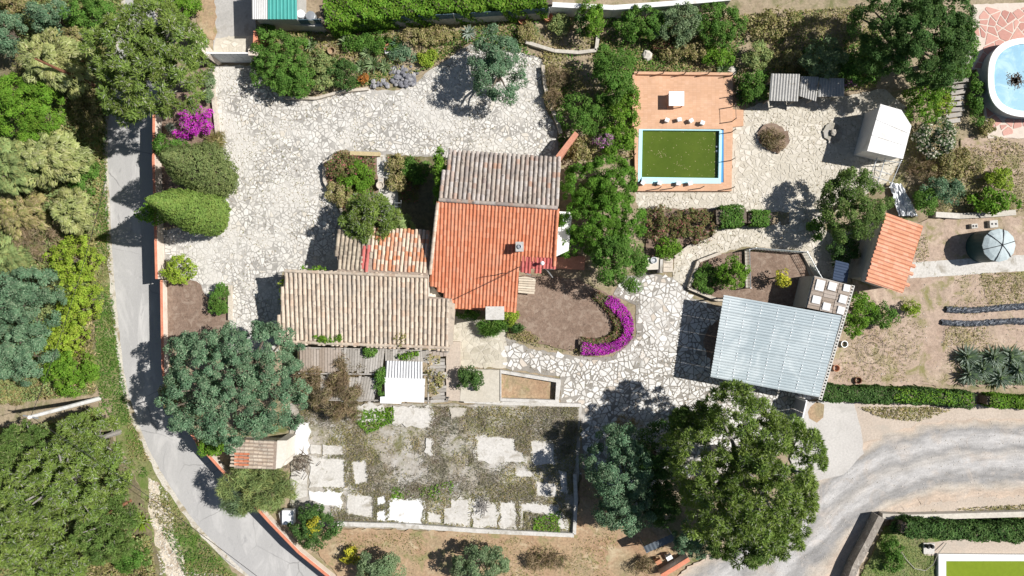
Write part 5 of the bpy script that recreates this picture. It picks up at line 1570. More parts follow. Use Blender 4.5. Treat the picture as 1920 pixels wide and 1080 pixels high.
def colours(rg, pal, n, clump=None, spread=0.24):
    a, b, c, sh = PAL[pal]
    t = rg.random(n)[:, None]
    col = np.array(a) * (1 - t) + np.array(b) * t
    acc = rg.random(n) < sh
    col[acc] = np.array(c) * rg.uniform(0.8, 1.1, (acc.sum(), 1))
    if clump is not None:
        k = clump.max() + 1
        f = 1 + rg.uniform(-spread, spread, (k, 1)) + np.stack([rg.uniform(-.06, .06, k), np.zeros(k), np.zeros(k)], 1)
        col = col * f[clump]
    return col

SEED = [100]
def crown_mesh(c, rx, ry, rz, pal, style, leaf, density, clump_r, seed, cut=-0.35):
    """Foliage: clumps scattered over an uneven dome, leaves set round each clump. Coordinates relative to the plant base."""
    rg = np.random.default_rng(seed)
    area = math.pi * rx * ry
    shell = area * (1.0 + 0.9 * rz / max(rx, ry))
    K = max(6, int(shell / (clump_r ** 2) * 0.8))
    d = rnd_dir(rg, K * 3)
    d = d[d[:, 2] > cut][:K]
    K = len(d)
    wob = 1 + 0.16 * np.sin(d[:, 0] * 4 + seed) * np.cos(d[:, 1] * 5 + seed * 1.7) + rg.uniform(-0.16, 0.1, K)
    depth = np.where(rg.random(K) < 0.32, rg.uniform(0.3, 0.8, K), 1.0) * wob
    cr = clump_r * rg.uniform(0.6, 1.3, K)
    R3 = np.array([max(rx - clump_r * .7, rx * .5), max(ry - clump_r * .7, ry * .5), max(rz - clump_r * .6, rz * .5)])
    cen = d * R3 * depth[:, None] + np.array(c)
    nl = int(area * density * (1.0 + 0.5 * rz / max(rx, ry)))
    ci = rg.integers(0, K, nl)
    ld = rnd_dir(rg, nl)
    ld[:, 2] = np.where(ld[:, 2] < -0.25, -ld[:, 2], ld[:, 2])
    out = unit(ld + 0.5 * d[ci])
    rad = cr[ci] * rg.uniform(0.45, 1.05, nl) ** 0.7
    pos = cen[ci] + out * rad[:, None] * np.array([1, 1, 0.8])
    if style == 'needle':
        # bundles radiate from the twig ends
        tip = unit(out + 0.45 * rnd_dir(rg, nl))
        nor = unit(np.cross(tip, rnd_dir(rg, nl)))
        nor[:, 2] = np.abs(nor[:, 2]); nor = unit(nor + np.array([0, 0, 0.25])); tan = unit(tip - nor * (tip * nor).sum(1)[:, None])
        ln, wd = leaf * rg.uniform(1.1, 2.0, nl), leaf * rg.uniform(0.26, 0.42, nl)
    elif style == 'spray':
        tip = unit(np.stack([d[ci][:, 0], d[ci][:, 1], -0.1 + 0 * d[ci][:, 2]], 1) + 0.55 * rnd_dir(rg, nl))
        nor = unit(out + 0.5 * rnd_dir(rg, nl) + np.array([0, 0, 0.6])); tan = unit(tip - nor * (tip * nor).sum(1)[:, None])
        ln, wd = leaf * rg.uniform(1.2, 2.2, nl), leaf * rg.uniform(0.3, 0.5, nl)
    elif style == 'twig':
        tan = unit(rnd_dir(rg, nl) + 0.5 * out)
        nor = perp(rg, tan)
        ln, wd = leaf * rg.uniform(1.5, 3.2, nl), leaf * rg.uniform(0.1, 0.22, nl)
    else:
        nor = unit(out * 0.9 + 0.75 * rnd_dir(rg, nl) + np.array([0, 0, 0.25]))
        tan = perp(rg, nor)
        ln, wd = leaf * rg.uniform(0.8, 1.5, nl), leaf * rg.uniform(0.5, 0.85, nl)
    ok = pos[:, 2] > 0.02
    col = colours(rg, pal, nl, ci)
    return leaf_mesh('crown', pos[ok], tan[ok], nor[ok], ln[ok], wd[ok], col[ok]), cen, cr

# style table: leaf style, leaf size, leaves per square metre, clump radius
KIND = {
    'leafy': ('leaf', 0.12, 560, 0.36), 'fine': ('leaf', 0.115, 430, 0.3), 'broad': ('leaf', 0.2, 230, 0.45), 'tree': ('leaf', 0.118, 700, 0.46),
    'pine': ('needle', 0.19, 620, 0.42), 'conifer': ('spray', 0.2, 380, 0.4), 'twig': ('twig', 0.24, 170, 0.5), 'reed': ('twig', 0.3, 420, 0.5), 'box': ('leaf', 0.1, 520, 0.22),
    'sparse': ('leaf', 0.15, 130, 0.4),
}
def plant(name, kind, pal, label, cx, cy, rx, ry, h, cat='shrub', base=0.0, rz=None, group=None, bark='bark', limbs=None, dens=1.0, leaf=1.0):
    """A plant whose crown shows at pixel cx,cy with pixel radii rx,ry; h is its height above its own ground."""
    SEED[0] += 1
    seed = SEED[0]
    style, lf, de, cr = KIND[kind]
    zc0 = base + h * 0.62
    k = S * (H - zc0) / H
    wx, wy = rx * k, ry * k
    rz = rz or min(h * 0.46, 0.75 * max(wx, wy) + 0.1)
    zc = h - rz * 0.95
    p = G(cx, cy, base + zc)
    t = thing(name, label, cat, (p.x, p.y, base), 0, group)
    cr = min(cr, 0.5 * min(wx, wy) + 0.06)
    me, cen, crr = crown_mesh((0, 0, zc), wx, wy, rz, pal, style, lf * leaf, de * dens / leaf ** 2, cr, seed)
    put('crown', me, t, world=False)
    rr = random.Random(seed)
    r0 = max(0.03, 0.035 * h ** 0.9 + 0.012 * max(wx, wy))
    mb = MB()
    mid = (rr.uniform(-.06, .06) * h, rr.uniform(-.06, .06) * h, max(zc * 0.6, 0.1))
    mb.tube([(0, 0, -0.05), (mid[0] * .5, mid[1] * .5, mid[2] * .5), mid, (mid[0] * 1.2, mid[1] * 1.2, zc + rz * 0.35)], [r0 * 1.25, r0, r0 * .8, r0 * .3], 7)
    nl = limbs or (7 if h > 2.5 else 4)
    order = list(range(len(cen))); rr.shuffle(order)
    for i in order[:nl]:
        e = cen[i]
        q = Vector(mid).lerp(Vector(e), 0.5) + Vector((0, 0, 0.08 * h))
        mb.tube([mid, q, Vector(e)], [r0 * .55, r0 * .38, r0 * .12], 5, cap=False)
    mb.build('trunk', M[bark], t, world=False)
    return t

W = ROAD_Z
def woods(kind, pal, label, cx, cy, rx, ry, h, name, cat='tree', bark='bark', **kw):
    return plant(name, kind, pal, label, cx, cy, rx, ry, h, cat, W, group='trees and bushes west of the road', bark=bark, **kw)
# woodland west of the road, from the top down
woods('tree', 'blue', 'grey-blue leafy bush in the top woodland corner', 98, 32, 42, 30, 4.0, 'woodland_bush', 'bush')
woods('tree', 'blue', 'grey-green bush cut by the upper west picture edge', 18, 62, 38, 36, 3.5, 'woodland_bush', 'bush')
woods('leafy', 'drygreen', 'dull green bush at the very top west corner', 20, 8, 40, 22, 2.5, 'woodland_bush', 'bush')
woods('leafy', 'mid', 'dark mottled bush between blue bush and big pine', 172, 28, 52, 34, 4.0, 'woodland_bush', 'bush')
woods('leafy', 'drygreen', 'olive mottled bush under the big pine west side', 160, 82, 44, 30, 3.2, 'woodland_bush', 'bush')
woods('conifer', 'pale', 'pale feathery conifer with a bare red trunk', 110, 122, 64, 54, 5.5, 'feathery_conifer', bark='bark_red')
woods('tree', 'bright', 'bright green rounded tree on the west edge', 50, 205, 66, 62, 5.5, 'leafy_tree')
woods('pine', 'pine', 'large spreading pine arching over the road top', 284, 122, 104, 102, 10.5, 'pine_tree', limbs=14, bark='bark_grey', rz=3.0)
woods('leafy', 'bright', 'bright green bush above the pine by the drive', 338, 14, 44, 28, 4.0, 'woodland_bush', 'bush')
woods('conifer', 'pale', 'pale feathery conifer left of the straight road', 100, 300, 62, 50, 5.0, 'feathery_conifer')
woods('conifer', 'sage', 'sage green conifer cut by the west edge', 28, 312, 45, 50, 5.0, 'feathery_conifer')
woods('leafy', 'drygreen', 'low dull bush in shade beside the road bend top', 165, 215, 36, 50, 1.8, 'woodland_bush', 'bush', dens=.7)
woods('leafy', 'mid', 'small green bush at the verge below the pale conifer', 158, 330, 30, 36, 2.2, 'woodland_bush', 'bush')
woods('conifer', 'drygreen', 'brownish green scrub on the west edge', 40, 400, 52, 46, 2.8, 'woodland_bush', 'bush')
woods('twig', 'dry', 'dry brown scrub between green bushes', 80, 455, 60, 40, 2.2, 'dry_bush', 'bush', dens=1.5)
woods('conifer', 'pale', 'slim pale conifer beside the verge', 140, 395, 34, 44, 4.0, 'feathery_conifer')
woods('conifer', 'sage', 'grey sage bush on the west edge', 22, 480, 40, 34, 2.8, 'woodland_bush', 'bush')
woods('fine', 'lime', 'topmost lime green bush along the verge', 142, 488, 48, 46, 3.0, 'lime_bush', 'bush')
woods('fine', 'lime', 'second lime green bush along the verge', 152, 562, 40, 52, 3.0, 'lime_bush', 'bush')
woods('fine', 'lime', 'third lime green bush beside the grey-green tree', 120, 632, 44, 46, 2.8, 'lime_bush', 'bush')
woods('leafy', 'bright', 'bright green bush above the utility pole', 134, 692, 48, 44, 3.0, 'leafy_bush', 'bush')
woods('tree', 'blue', 'upper grey-green tree on the west edge', 55, 560, 62, 58, 5.5, 'grey_green_tree')
woods('tree', 'blue', 'lower grey-green tree on the west edge', 38, 655, 56, 62, 5.5, 'grey_green_tree')
woods('leafy', 'drygreen', 'low dry bush left of the utility pole', 20, 738, 34, 22, 1.4, 'woodland_bush', 'bush')
woods('pine', 'pinedark', 'thin grey-green pine below the utility pole', 52, 838, 60, 44, 5.0, 'pine_tree', bark='bark_grey', dens=.8)
woods('pine', 'pine', 'pine nearest the road below the pole', 168, 830, 62, 56, 5.5, 'pine_tree', bark='bark_grey', limbs=12)
woods('pine', 'pine', 'broad light green pine in the lower woodland', 125, 905, 112, 72, 7.5, 'pine_tree', bark='bark_grey', limbs=14)
woods('pine', 'pine', 'pine on the lower west edge', 38, 980, 72, 66, 7.0, 'pine_tree', bark='bark_grey', limbs=12)
woods('pine', 'pinedark', 'darker pine beside the rubble track', 200, 990, 56, 62, 5.0, 'pine_tree', bark='bark_grey', limbs=10)
woods('leafy', 'mid', 'green bush at the bottom near the rubble track', 245, 1040, 40, 30, 2.0, 'woodland_bush', 'bush')
woods('pine', 'pine', 'pine cut by the bottom edge of the picture', 110, 1050, 70, 40, 5.5, 'pine_tree', bark='bark_grey')
# bare leaning trunks seen against the woodland
for (a, za, b, zb, r, lab) in (((176, 160), 0.5, (66, 110), 5.2, 0.12, 'bare reddish trunk leaning through the pale conifer'), ((246, 938), 0.6, (182, 975), 2.6, 0.1, 'bare reddish trunk leaning out of the lower pines')):
    o = MB().tube([G(*a, za), G(*a, za).lerp(G(*b, zb), .5), G(*b, zb)], [r * 1.2, r, r * .6], 8).build('leaning_trunk', M['bark_red']); tag(o, lab, 'trunk')

# columnar cypresses inside the wall: tall teardrops leaning away from the lens
def cypress(label, bx, by, r, h, seed, rag=1.0, pal='cypress'):
    p = G(bx, by)
    t = thing('cypress_tree', label, 'tree', (p.x, p.y, 0), 0, 'cypress trees by the road wall')
    rg = np.random.default_rng(seed)
    n = 30000
    tt = rg.random(n * 2)
    prof = np.clip(np.minimum(1.0, (tt / 0.12) ** 0.5) * (1 - np.clip((tt - 0.2) / 0.82, 0, 1) ** 1.9), 0, 1)
    keep = rg.random(n * 2) < prof + 0.05
    tt, prof = tt[keep][:n], prof[keep][:n]; n = len(tt)
    a = rg.uniform(0, 2 * math.pi, n)
    lump = 1 + 0.09 * np.sin(a * 5 + tt * 22) * np.sin(tt * 41 + a * 2) + 0.07 * np.sin(a * 13 - tt * 60) * np.sin(a * 7 + tt * 95) + 0.07 * np.sin(a * 3 + seed * 2 + tt * 7)
    lump = 1 + (lump - 1) * rag
    rr_ = r * prof * lump * rg.uniform(0.86, 1.0, n)
    pos = np.stack([rr_ * np.cos(a), rr_ * np.sin(a), 0.15 + tt * (h - 0.15)], 1)
    out = np.stack([np.cos(a), np.sin(a), np.full(n, 0.45)], 1)
    nor = unit(unit(out) + 0.5 * rnd_dir(rg, n))
    tan = perp(rg, nor)
    col = colours(rg, pal, n, (tt * 40).astype(int) * 12 + (a * 1.9).astype(int), 0.1)
    put('crown', leaf_mesh('crown', pos, tan, nor, rg.uniform(.09, .17, n), rg.uniform(.06, .1, n), col), t, world=False)
    MB().tube([(0, 0, -.05), (0, 0, h * .5), (0, 0, h * .9)], [0.2, 0.14, 0.03], 8).build('trunk', M['bark'], t, world=False)
cypress('upper of two tall cypress trees inside the road wall', 414, 332, 1.75, 8.8, 1, 1.9, 'olivecyp')
cypress('lower of two tall cypress trees inside the road wall', 410, 406, 1.5, 10.2, 2, 0.9)
A = lambda *a, **k: plant(*a, **k)
A('leafy_shrub', 'leafy', 'mid', 'dark green shrub between magenta bush and upper cypress', 320, 275, 34, 22, 2.0)
A('magenta_bush', 'fine', 'magenta', 'magenta flowering bush beside the big pine', 368, 228, 32, 28, 1.6, 'bush')
A('magenta_bush', 'fine', 'magenta', 'small magenta patch below the bigger magenta bush', 345, 252, 22, 12, 0.9, 'bush')
A('leafy_shrub', 'reed', 'drygreen', 'spiky green plant at the yard edge below magenta flowers', 402, 265, 22, 16, 1.0)
A('leafy_shrub', 'leafy', 'olive', 'dull shrub inside the wall above the cypresses', 390, 160, 12, 40, 1.0)
A('yellow_green_bush', 'fine', 'lime', 'small round lime green bush inside the road wall', 337, 505, 32, 30, 1.8, 'bush')
A('leafy_shrub', 'leafy', 'mid', 'dark shrub along the kerb of the bare bed', 412, 565, 20, 34, 1.3)
A('leafy_shrub', 'leafy', 'bright', 'bright green shrub at the tip of the lower cypress', 285, 400, 26, 20, 2.5, base=0)
# great blue-green tree
A('blue_green_tree', 'tree', 'blue', 'great blue-green tree with lobed crown beside the road', 442, 715, 132, 112, 7.0, 'tree', limbs=14, rz=2.6, dens=1.15)
A('leafy_shrub', 'leafy', 'drygreen', 'yellowish shrub at the wall below the great tree', 324, 745, 22, 30, 2.4)
A('leafy_shrub', 'leafy', 'bright', 'bright green shrub tucked under the great tree by the hut', 400, 835, 30, 18, 2.0)
A('dry_bush', 'twig', 'dry', 'big dry brown bush against the slatted lean-to', 630, 725, 68, 62, 2.9, 'bush', dens=3.2, bark='bark_grey')
A('reed_clump', 'reed', 'sage', 'wispy grey-green reeds spilling over the road wall', 485, 915, 70, 50, 2.6, 'reeds', dens=.7)
A('reed_clump', 'reed', 'olive', 'lower wispy clump hanging over the road wall', 455, 940, 34, 30, 2.0, 'reeds', dens=.7)
A('dark_shrub', 'leafy', 'dark', 'dark green shrub with a yellow patch by the crate', 588, 985, 46, 42, 2.4)
A('yellow_flowers', 'fine', 'yellow', 'bright yellow flowers in the dark shrub', 588, 985, 13, 20, 2.65, 'flowers')
A('yellow_bush', 'sparse', 'yellow', 'small yellowish shrub on the lower orange soil', 657, 1042, 20, 20, 1.2, dens=1.6)
A('olive_tree', 'tree', 'olive', 'left of two olive trees on the bottom edge', 712, 1066, 46, 34, 3.0, 'tree')
A('olive_tree', 'tree', 'olive', 'right of two olive trees on the bottom edge', 902, 1058, 58, 36, 3.2, 'tree')
A('dry_bush', 'twig', 'dry', 'dry brown twiggy bush below the court kerb', 1025, 1048, 40, 22, 1.2, 'bush')
# plants round the house
A('leafy_shrub', 'fine', 'rust', 'reddish shrub in the corner of the house bed', 640, 310, 34, 24, 1.2)
A('leafy_shrub', 'leafy', 'bright', 'green ground shrub in the middle of the house bed', 672, 335, 34, 34, 1.0)
A('leafy_shrub', 'leafy', 'drygreen', 'dull low shrub at the yard side of the house bed', 635, 365, 26, 26, 0.8)
A('weeping_tree', 'pine', 'pine', 'soft yellowish green tree overhanging the mossy roof', 692, 412, 52, 50, 4.4, 'tree', dens=1.2)
A('leafy_shrub', 'conifer', 'sage', 'thin grey-green branch clump beside the ladder', 748, 425, 26, 22, 2.6, dens=.7)
A('leafy_shrub', 'leafy', 'drygreen', 'mottled shrub beside the entry path', 745, 325, 22, 36, 1.1)
A('leafy_shrub', 'leafy', 'mid', 'green shrub in shade of the house wall', 780, 315, 28, 28, 1.1)
A('climbing_ivy', 'leafy', 'bright', 'bright ivy climbing the house corner beside grey roof', 826, 335, 15, 54, 4.2, 'ivy', rz=1.6)
A('leafy_shrub', 'sparse', 'bright', 'green creeper along the top of the cream roof', 585, 505, 26, 8, 3.95, cat='creeper', rz=.4)
A('leafy_shrub', 'sparse', 'lime', 'yellow-green creeper on the west edge of the cream roof', 530, 545, 7, 26, 3.6, cat='creeper', rz=.5)
A('roof_creeper', 'leafy', 'bright', 'yellow-green creeper spilling over the cream roof eave', 618, 632, 32, 11, 3.15, 'creeper', rz=.4)
A('roof_creeper', 'sparse', 'drygreen', 'thin creeper near the middle of the cream roof eave', 752, 628, 14, 18, 3.2, 'creeper', rz=.35)
A('roof_creeper', 'leafy', 'mid', 'green creeper on the slats under the cream eave', 690, 660, 18, 10, 2.75, 'creeper', rz=.4)
A('roof_creeper', 'leafy', 'mid', 'column of green creeper beside the white panel', 714, 715, 12, 30, 2.75, 'creeper', rz=.5)
A('roof_creeper', 'sparse', 'bright', 'creeper tuft above the white corrugated sheet', 765, 668, 26, 10, 2.7, 'creeper', rz=.35)
A('roof_creeper', 'sparse', 'drygreen', 'sparse creeper trailing over the east slats', 815, 700, 18, 36, 2.7, 'creeper', rz=.4)
A('round_shrub', 'leafy', 'dark', 'round clipped dark shrub on the concrete pad', 882, 711, 25, 25, 1.9)
A('grassy_shrub', 'reed', 'mid', 'soft grassy shrub below the square chimney', 925, 612, 26, 17, 1.1, dens=1.6)
A('leafy_shrub', 'leafy', 'lime', 'bright yellow-green shrub beside the square chimney', 957, 596, 15, 18, 1.3)
A('leafy_shrub', 'leafy', 'dark', 'dark spiky shrub at the corner of the tilled bed', 970, 616, 16, 10, 0.8)
A('leafy_shrub', 'leafy', 'mid', 'shaded shrubs under the south eave of the house', 880, 590, 26, 10, 0.9)
# masses between house and pool
A('leafy_tree', 'leafy', 'rich', 'north lobe of the bright green tree mass beside house', 1125, 345, 74, 50, 4.0, 'tree', dens=1.4)
A('leafy_tree', 'leafy', 'rich', 'south lobe of the bright green tree mass beside house', 1130, 415, 78, 62, 4.4, 'tree', dens=1.4)
A('leafy_tree', 'fine', 'rich', 'small bright bush against the white flat extension', 1068, 458, 22, 26, 2.8, 'bush')
A('dark_tree', 'tree', 'mid', 'dark spreading tree shading the tilled bed', 1160, 490, 52, 54, 5.0, 'tree', rz=1.7)
A('leafy_tree', 'tree', 'mid', 'slender light tree left of the pool deck', 1148, 140, 44, 52, 3.6, 'tree', dens=.8)
A('leafy_tree', 'leafy', 'bright', 'green shrub between slender tree and pool', 1165, 205, 34, 52, 2.4, 'bush')
A('leafy_shrub', 'leafy', 'mid', 'broad green shrub behind the yard kerb', 1098, 215, 52, 38, 2.2, 'bush')
A('leafy_shrub', 'leafy', 'bright', 'green shrub at the pool deck corner', 1160, 262, 34, 30, 2.0, 'bush')
A('lilac_bush', 'fine', 'lilac', 'lilac flowering bush between house and pool', 1134, 264, 20, 14, 2.2, 'bush')
A('leafy_shrub', 'sparse', 'drygreen', 'yellowish scrub near the red brick parapet', 1092, 282, 30, 28, 1.4, dens=1.4)
A('leafy_shrub', 'twig', 'dry', 'brown round shrub at the stone kerb', 1035, 185, 18, 18, 1.0, dens=2)
A('leafy_shrub', 'twig', 'dry', 'dry brown shrub inside the stone kerb', 1045, 148, 26, 24, 0.8, dens=1.6)
# north bed
A('leafy_shrub', 'leafy', 'mid', 'large green shrub right of the white gate', 528, 122, 58, 58, 2.8, 'bush', dens=1.15)
A('leafy_shrub', 'leafy', 'mid', 'green shrub at the yard corner of the north bed', 552, 152, 40, 30, 2.2, 'bush')
A('leafy_shrub', 'leafy', 'sage', 'yellowish shrub between large shrub and round shrub', 605, 135, 26, 40, 1.6)
A('round_shrub', 'leafy', 'dark', 'round dark shrub beside a small orange shrub', 645, 138, 28, 27, 1.8)
A('orange_shrub', 'fine', 'orange', 'small orange shrub beside the round dark one', 683, 147, 11, 11, 0.8)
A('leafy_shrub', 'leafy', 'mid', 'green shrub under the neighbour screen', 500, 60, 20, 16, 1.6)
A('leafy_shrub', 'leafy', 'drygreen', 'dull shrub strip along the neighbour wall', 800, 68, 70, 16, 1.0)
A('leafy_shrub', 'leafy', 'mid', 'green shrub strip in the north bed middle', 700, 82, 60, 22, 0.9)
A('leafy_shrub', 'leafy', 'lime', 'yellow-green low shrub beside the rock heap', 800, 108, 22, 16, 0.7)
A('leafy_shrub', 'leafy', 'blue', 'grey-green low shrub above the rock heap', 758, 105, 30, 16, 0.9)
A('round_tree', 'tree', 'blue', 'blue-green tree standing alone in the paved yard', 933, 125, 52, 68, 4.6, 'tree', rz=1.8)
A('ivy_column', 'leafy', 'bright', 'narrow bright green shrub against the top wall', 1110, 36, 22, 36, 3.0, 'bush')
A('ivy_column', 'fine', 'dark', 'dark clipped shrub left of the bright narrow one', 1090, 46, 14, 26, 2.4, 'bush')
A('leafy_shrub', 'leafy', 'drygreen', 'yellowish shrub on the stone terrace', 990, 62, 22, 20, 0.9)
A('leafy_shrub', 'leafy', 'sage', 'grey shrub beside the clay urn', 1050, 48, 22, 20, 1.1)
A('leafy_shrub', 'leafy', 'mid', 'shrub above the pool planting west end', 1205, 45, 50, 36, 2.2, 'bush')
A('leafy_shrub', 'leafy', 'olive', 'grey-green shrub in the middle pool planting', 1270, 48, 46, 38, 2.4, 'bush')
A('leafy_shrub', 'leafy', 'mid', 'dark shrub in the pool planting east end', 1345, 45, 52, 40, 2.6, 'bush')
A('leafy_shrub', 'leafy', 'drygreen', 'mixed low shrub just above the pool deck', 1290, 95, 52, 22, 1.2)
A('leafy_shrub', 'leafy', 'bright', 'bright low shrub near the deck north-east corner', 1340, 105, 34, 22, 1.3)
A('leafy_shrub', 'fine', 'rust', 'reddish low shrub above the boulder', 1245, 88, 22, 18, 1.0)
A('leafy_shrub', 'leafy', 'mid', 'round green shrub right of the pool deck', 1412, 165, 26, 34, 1.8, 'bush')
A('leafy_shrub', 'leafy', 'sage', 'pale shrub above the deck corner shrub', 1420, 108, 28, 28, 1.6)
A('leafy_shrub', 'sparse', 'drygreen', 'thin scrub at the top right of the pool', 1450, 45, 60, 30, 1.2, dens=1.3)
A('flowering_shrub', 'leafy', 'olive', 'grey flowering tree over the corrugated shelter', 1545, 112, 42, 42, 3.2, 'tree', dens=.85)
A('leafy_shrub', 'leafy', 'mid', 'green shrub between flowering tree and dark oak', 1610, 128, 48, 34, 2.4, 'bush')
A('lilac_bush', 'fine', 'lilac', 'lilac flowers at the end of the corrugated shelter', 1600, 155, 18, 10, 0.8, 'bush')
A('leafy_shrub', 'leafy', 'drygreen', 'low scrub behind the corrugated shelter', 1490, 115, 30, 20, 1.4)
A('oak_tree', 'tree', 'dark', 'huge dark oak at the top right', 1712, 62, 104, 96, 7.5, 'tree', limbs=8, dens=1.5)
A('oak_tree', 'leafy', 'mid', 'lighter green tree on the right side of the oak', 1775, 100, 44, 66, 5.0, 'tree')
A('bright_bush', 'fine', 'bright', 'bright green bush behind the white shed', 1728, 192, 36, 44, 3.2, 'bush')
A('bright_bush', 'fine', 'lime', 'bright lime bush beside the wooden steps', 1763, 195, 24, 24, 2.6, 'bush')
A('bright_bush', 'fine', 'bright', 'tall bright hedge below the oak', 1752, 148, 30, 40, 3.4, 'bush')
A('white_flower_bush', 'broad', 'whiteflower', 'bush with cream white flowers beside the white shed', 1752, 258, 44, 38, 2.2, 'bush')
A('dry_bush', 'leafy', 'drygreen', 'yellowing scrub below the white-flowered bush', 1790, 308, 50, 30, 1.5, 'bush')
A('dry_bush', 'twig', 'dry', 'dry twiggy scrub left of the yellowing scrub', 1735, 320, 36, 26, 1.0, 'bush', dens=1.5)
A('leafy_shrub', 'leafy', 'blue', 'blue-green shrub right of the garden house', 1765, 360, 46, 26, 1.8, 'bush')
A('leafy_shrub', 'leafy', 'mid', 'green shrub above the garden house corner', 1732, 380, 24, 28, 1.8, 'bush')
A('leafy_shrub', 'broad', 'bright', 'bright big-leaved shrub above the tank', 1862, 378, 46, 24, 1.6, 'bush')
A('leafy_shrub', 'leafy', 'lime', 'yellow-green shrub near the east terrace', 1875, 338, 30, 22, 1.4, 'bush')
A('leafy_shrub', 'leafy', 'mid', 'green strip of plants beside the oval pool', 1832, 190, 16, 52, 1.0)
A('leafy_shrub', 'leafy', 'drygreen', 'dry tuft below the oval pool plants', 1852, 240, 16, 20, 0.8)
A('olive_tree', 'tree', 'pinedark', 'grey-green tree beside the garden house', 1597, 385, 62, 68, 4.8, 'tree', rz=1.7)
A('dark_shrub', 'leafy', 'dark', 'dark shrub in shade below the grey-green tree', 1578, 468, 30, 30, 1.4, 'bush')
A('leafy_shrub', 'leafy', 'mid', 'shaded shrub at the end of the pool path', 1525, 430, 20, 24, 1.2, 'bush')
# beds along the path
A('dry_bush', 'twig', 'dry', 'dry brown plants in the irregular rocky bed', 1452, 258, 24, 22, 0.6, 'bush', dens=1.4)
A('flowering_hedge', 'fine', 'rust', 'reddish flowering shrub mass beside the green trees', 1240, 420, 40, 34, 1.1, 'bush', dens=1.2)
A('flowering_hedge', 'fine', 'rust', 'reddish flowering shrub mass at the path bend', 1302, 422, 38, 34, 1.1, 'bush', dens=1.2)
A('leafy_shrub', 'leafy', 'bright', 'bright green shrub by the stone steps', 1252, 466, 28, 20, 1.2)
A('round_shrub', 'leafy', 'bright', 'round green shrub in the bed by the netting', 1372, 515, 28, 32, 2.2, 'bush')
A('leafy_shrub', 'leafy', 'mid', 'low dark shrubs in shade of the round shrub', 1325, 525, 26, 30, 0.9)
A('yellow_bush', 'sparse', 'yellow', 'yellow leaved sapling in the netted plot', 1467, 520, 16, 20, 1.8, 'sapling', dens=1.5)
A('bright_bush', 'fine', 'bright', 'bright green bush right of the block parapet', 1612, 580, 28, 34, 2.4, 'bush')
A('leafy_shrub', 'leafy', 'mid', 'green shrub spreading into the field', 1652, 592, 30, 24, 1.5, 'bush')
A('bright_bush', 'fine', 'bright', 'lower bright bush against the block parapet', 1596, 612, 20, 22, 2.0, 'bush')
A('yellow_bush', 'fine', 'lime', 'small yellow-green bush alone in the field', 1706, 579, 18, 15, 1.1, 'bush')
# under and around the big pine
A('pine_tree', 'pine', 'pine', 'huge light green pine standing beside the gravel lane', 1396, 888, 134, 140, 10.0, 'tree', limbs=16, bark='bark_grey', rz=3.6, dens=1.15)
A('pine_tree', 'pine', 'pinedark', 'lower lobe of pine growth overhanging the lane', 1400, 1000, 78, 54, 6.0, 'tree', bark='bark_grey')
A('pine_tree', 'pine', 'pinedark', 'upper lobe of pine growth over the paved yard', 1300, 795, 42, 40, 6.0, 'tree', bark='bark_grey')
A('dark_tree', 'tree', 'blue', 'blue-green tree in the shade west of the pine', 1160, 872, 60, 84, 5.5, 'tree')
A('dark_tree', 'tree', 'dark', 'tree darkened for pine shade between blue-green tree and pine', 1232, 850, 46, 56, 4.5, 'tree')  # dark palette puts the shade cast by the pine into the leaves
A('dark_tree', 'tree', 'dark', 'low tree darkened for pine shade beneath the west side of the pine', 1238, 938, 40, 46, 3.6, 'tree')  # leaf colour darkened here too for the shade of the pine
A('dark_tree', 'tree', 'blue', 'lower blue-green tree above the dark shelter', 1172, 950, 58, 50, 4.4, 'tree')
A('dark_tree', 'leafy', 'blue', 'blue-green tree beside the chairs under the pine', 1305, 1012, 46, 36, 4.0, 'tree')
A('dry_bush', 'twig', 'dry', 'red-brown dead shrub above the blue-green tree', 1178, 795, 30, 16, 1.2, 'bush')
A('dry_bush', 'twig', 'dry', 'grey dead branches beside the dark shelter', 1205, 1062, 24, 22, 1.0, 'bush', bark='bark_grey')
# lower right corner
A('leafy_shrub', 'leafy', 'dark', 'dark shrub at the stone wall corner', 1690, 985, 26, 18, 1.4, 'bush')
A('leafy_shrub', 'leafy', 'mid', 'green shrub along the lane stone wall', 1672, 1040, 22, 40, 1.4, 'bush')

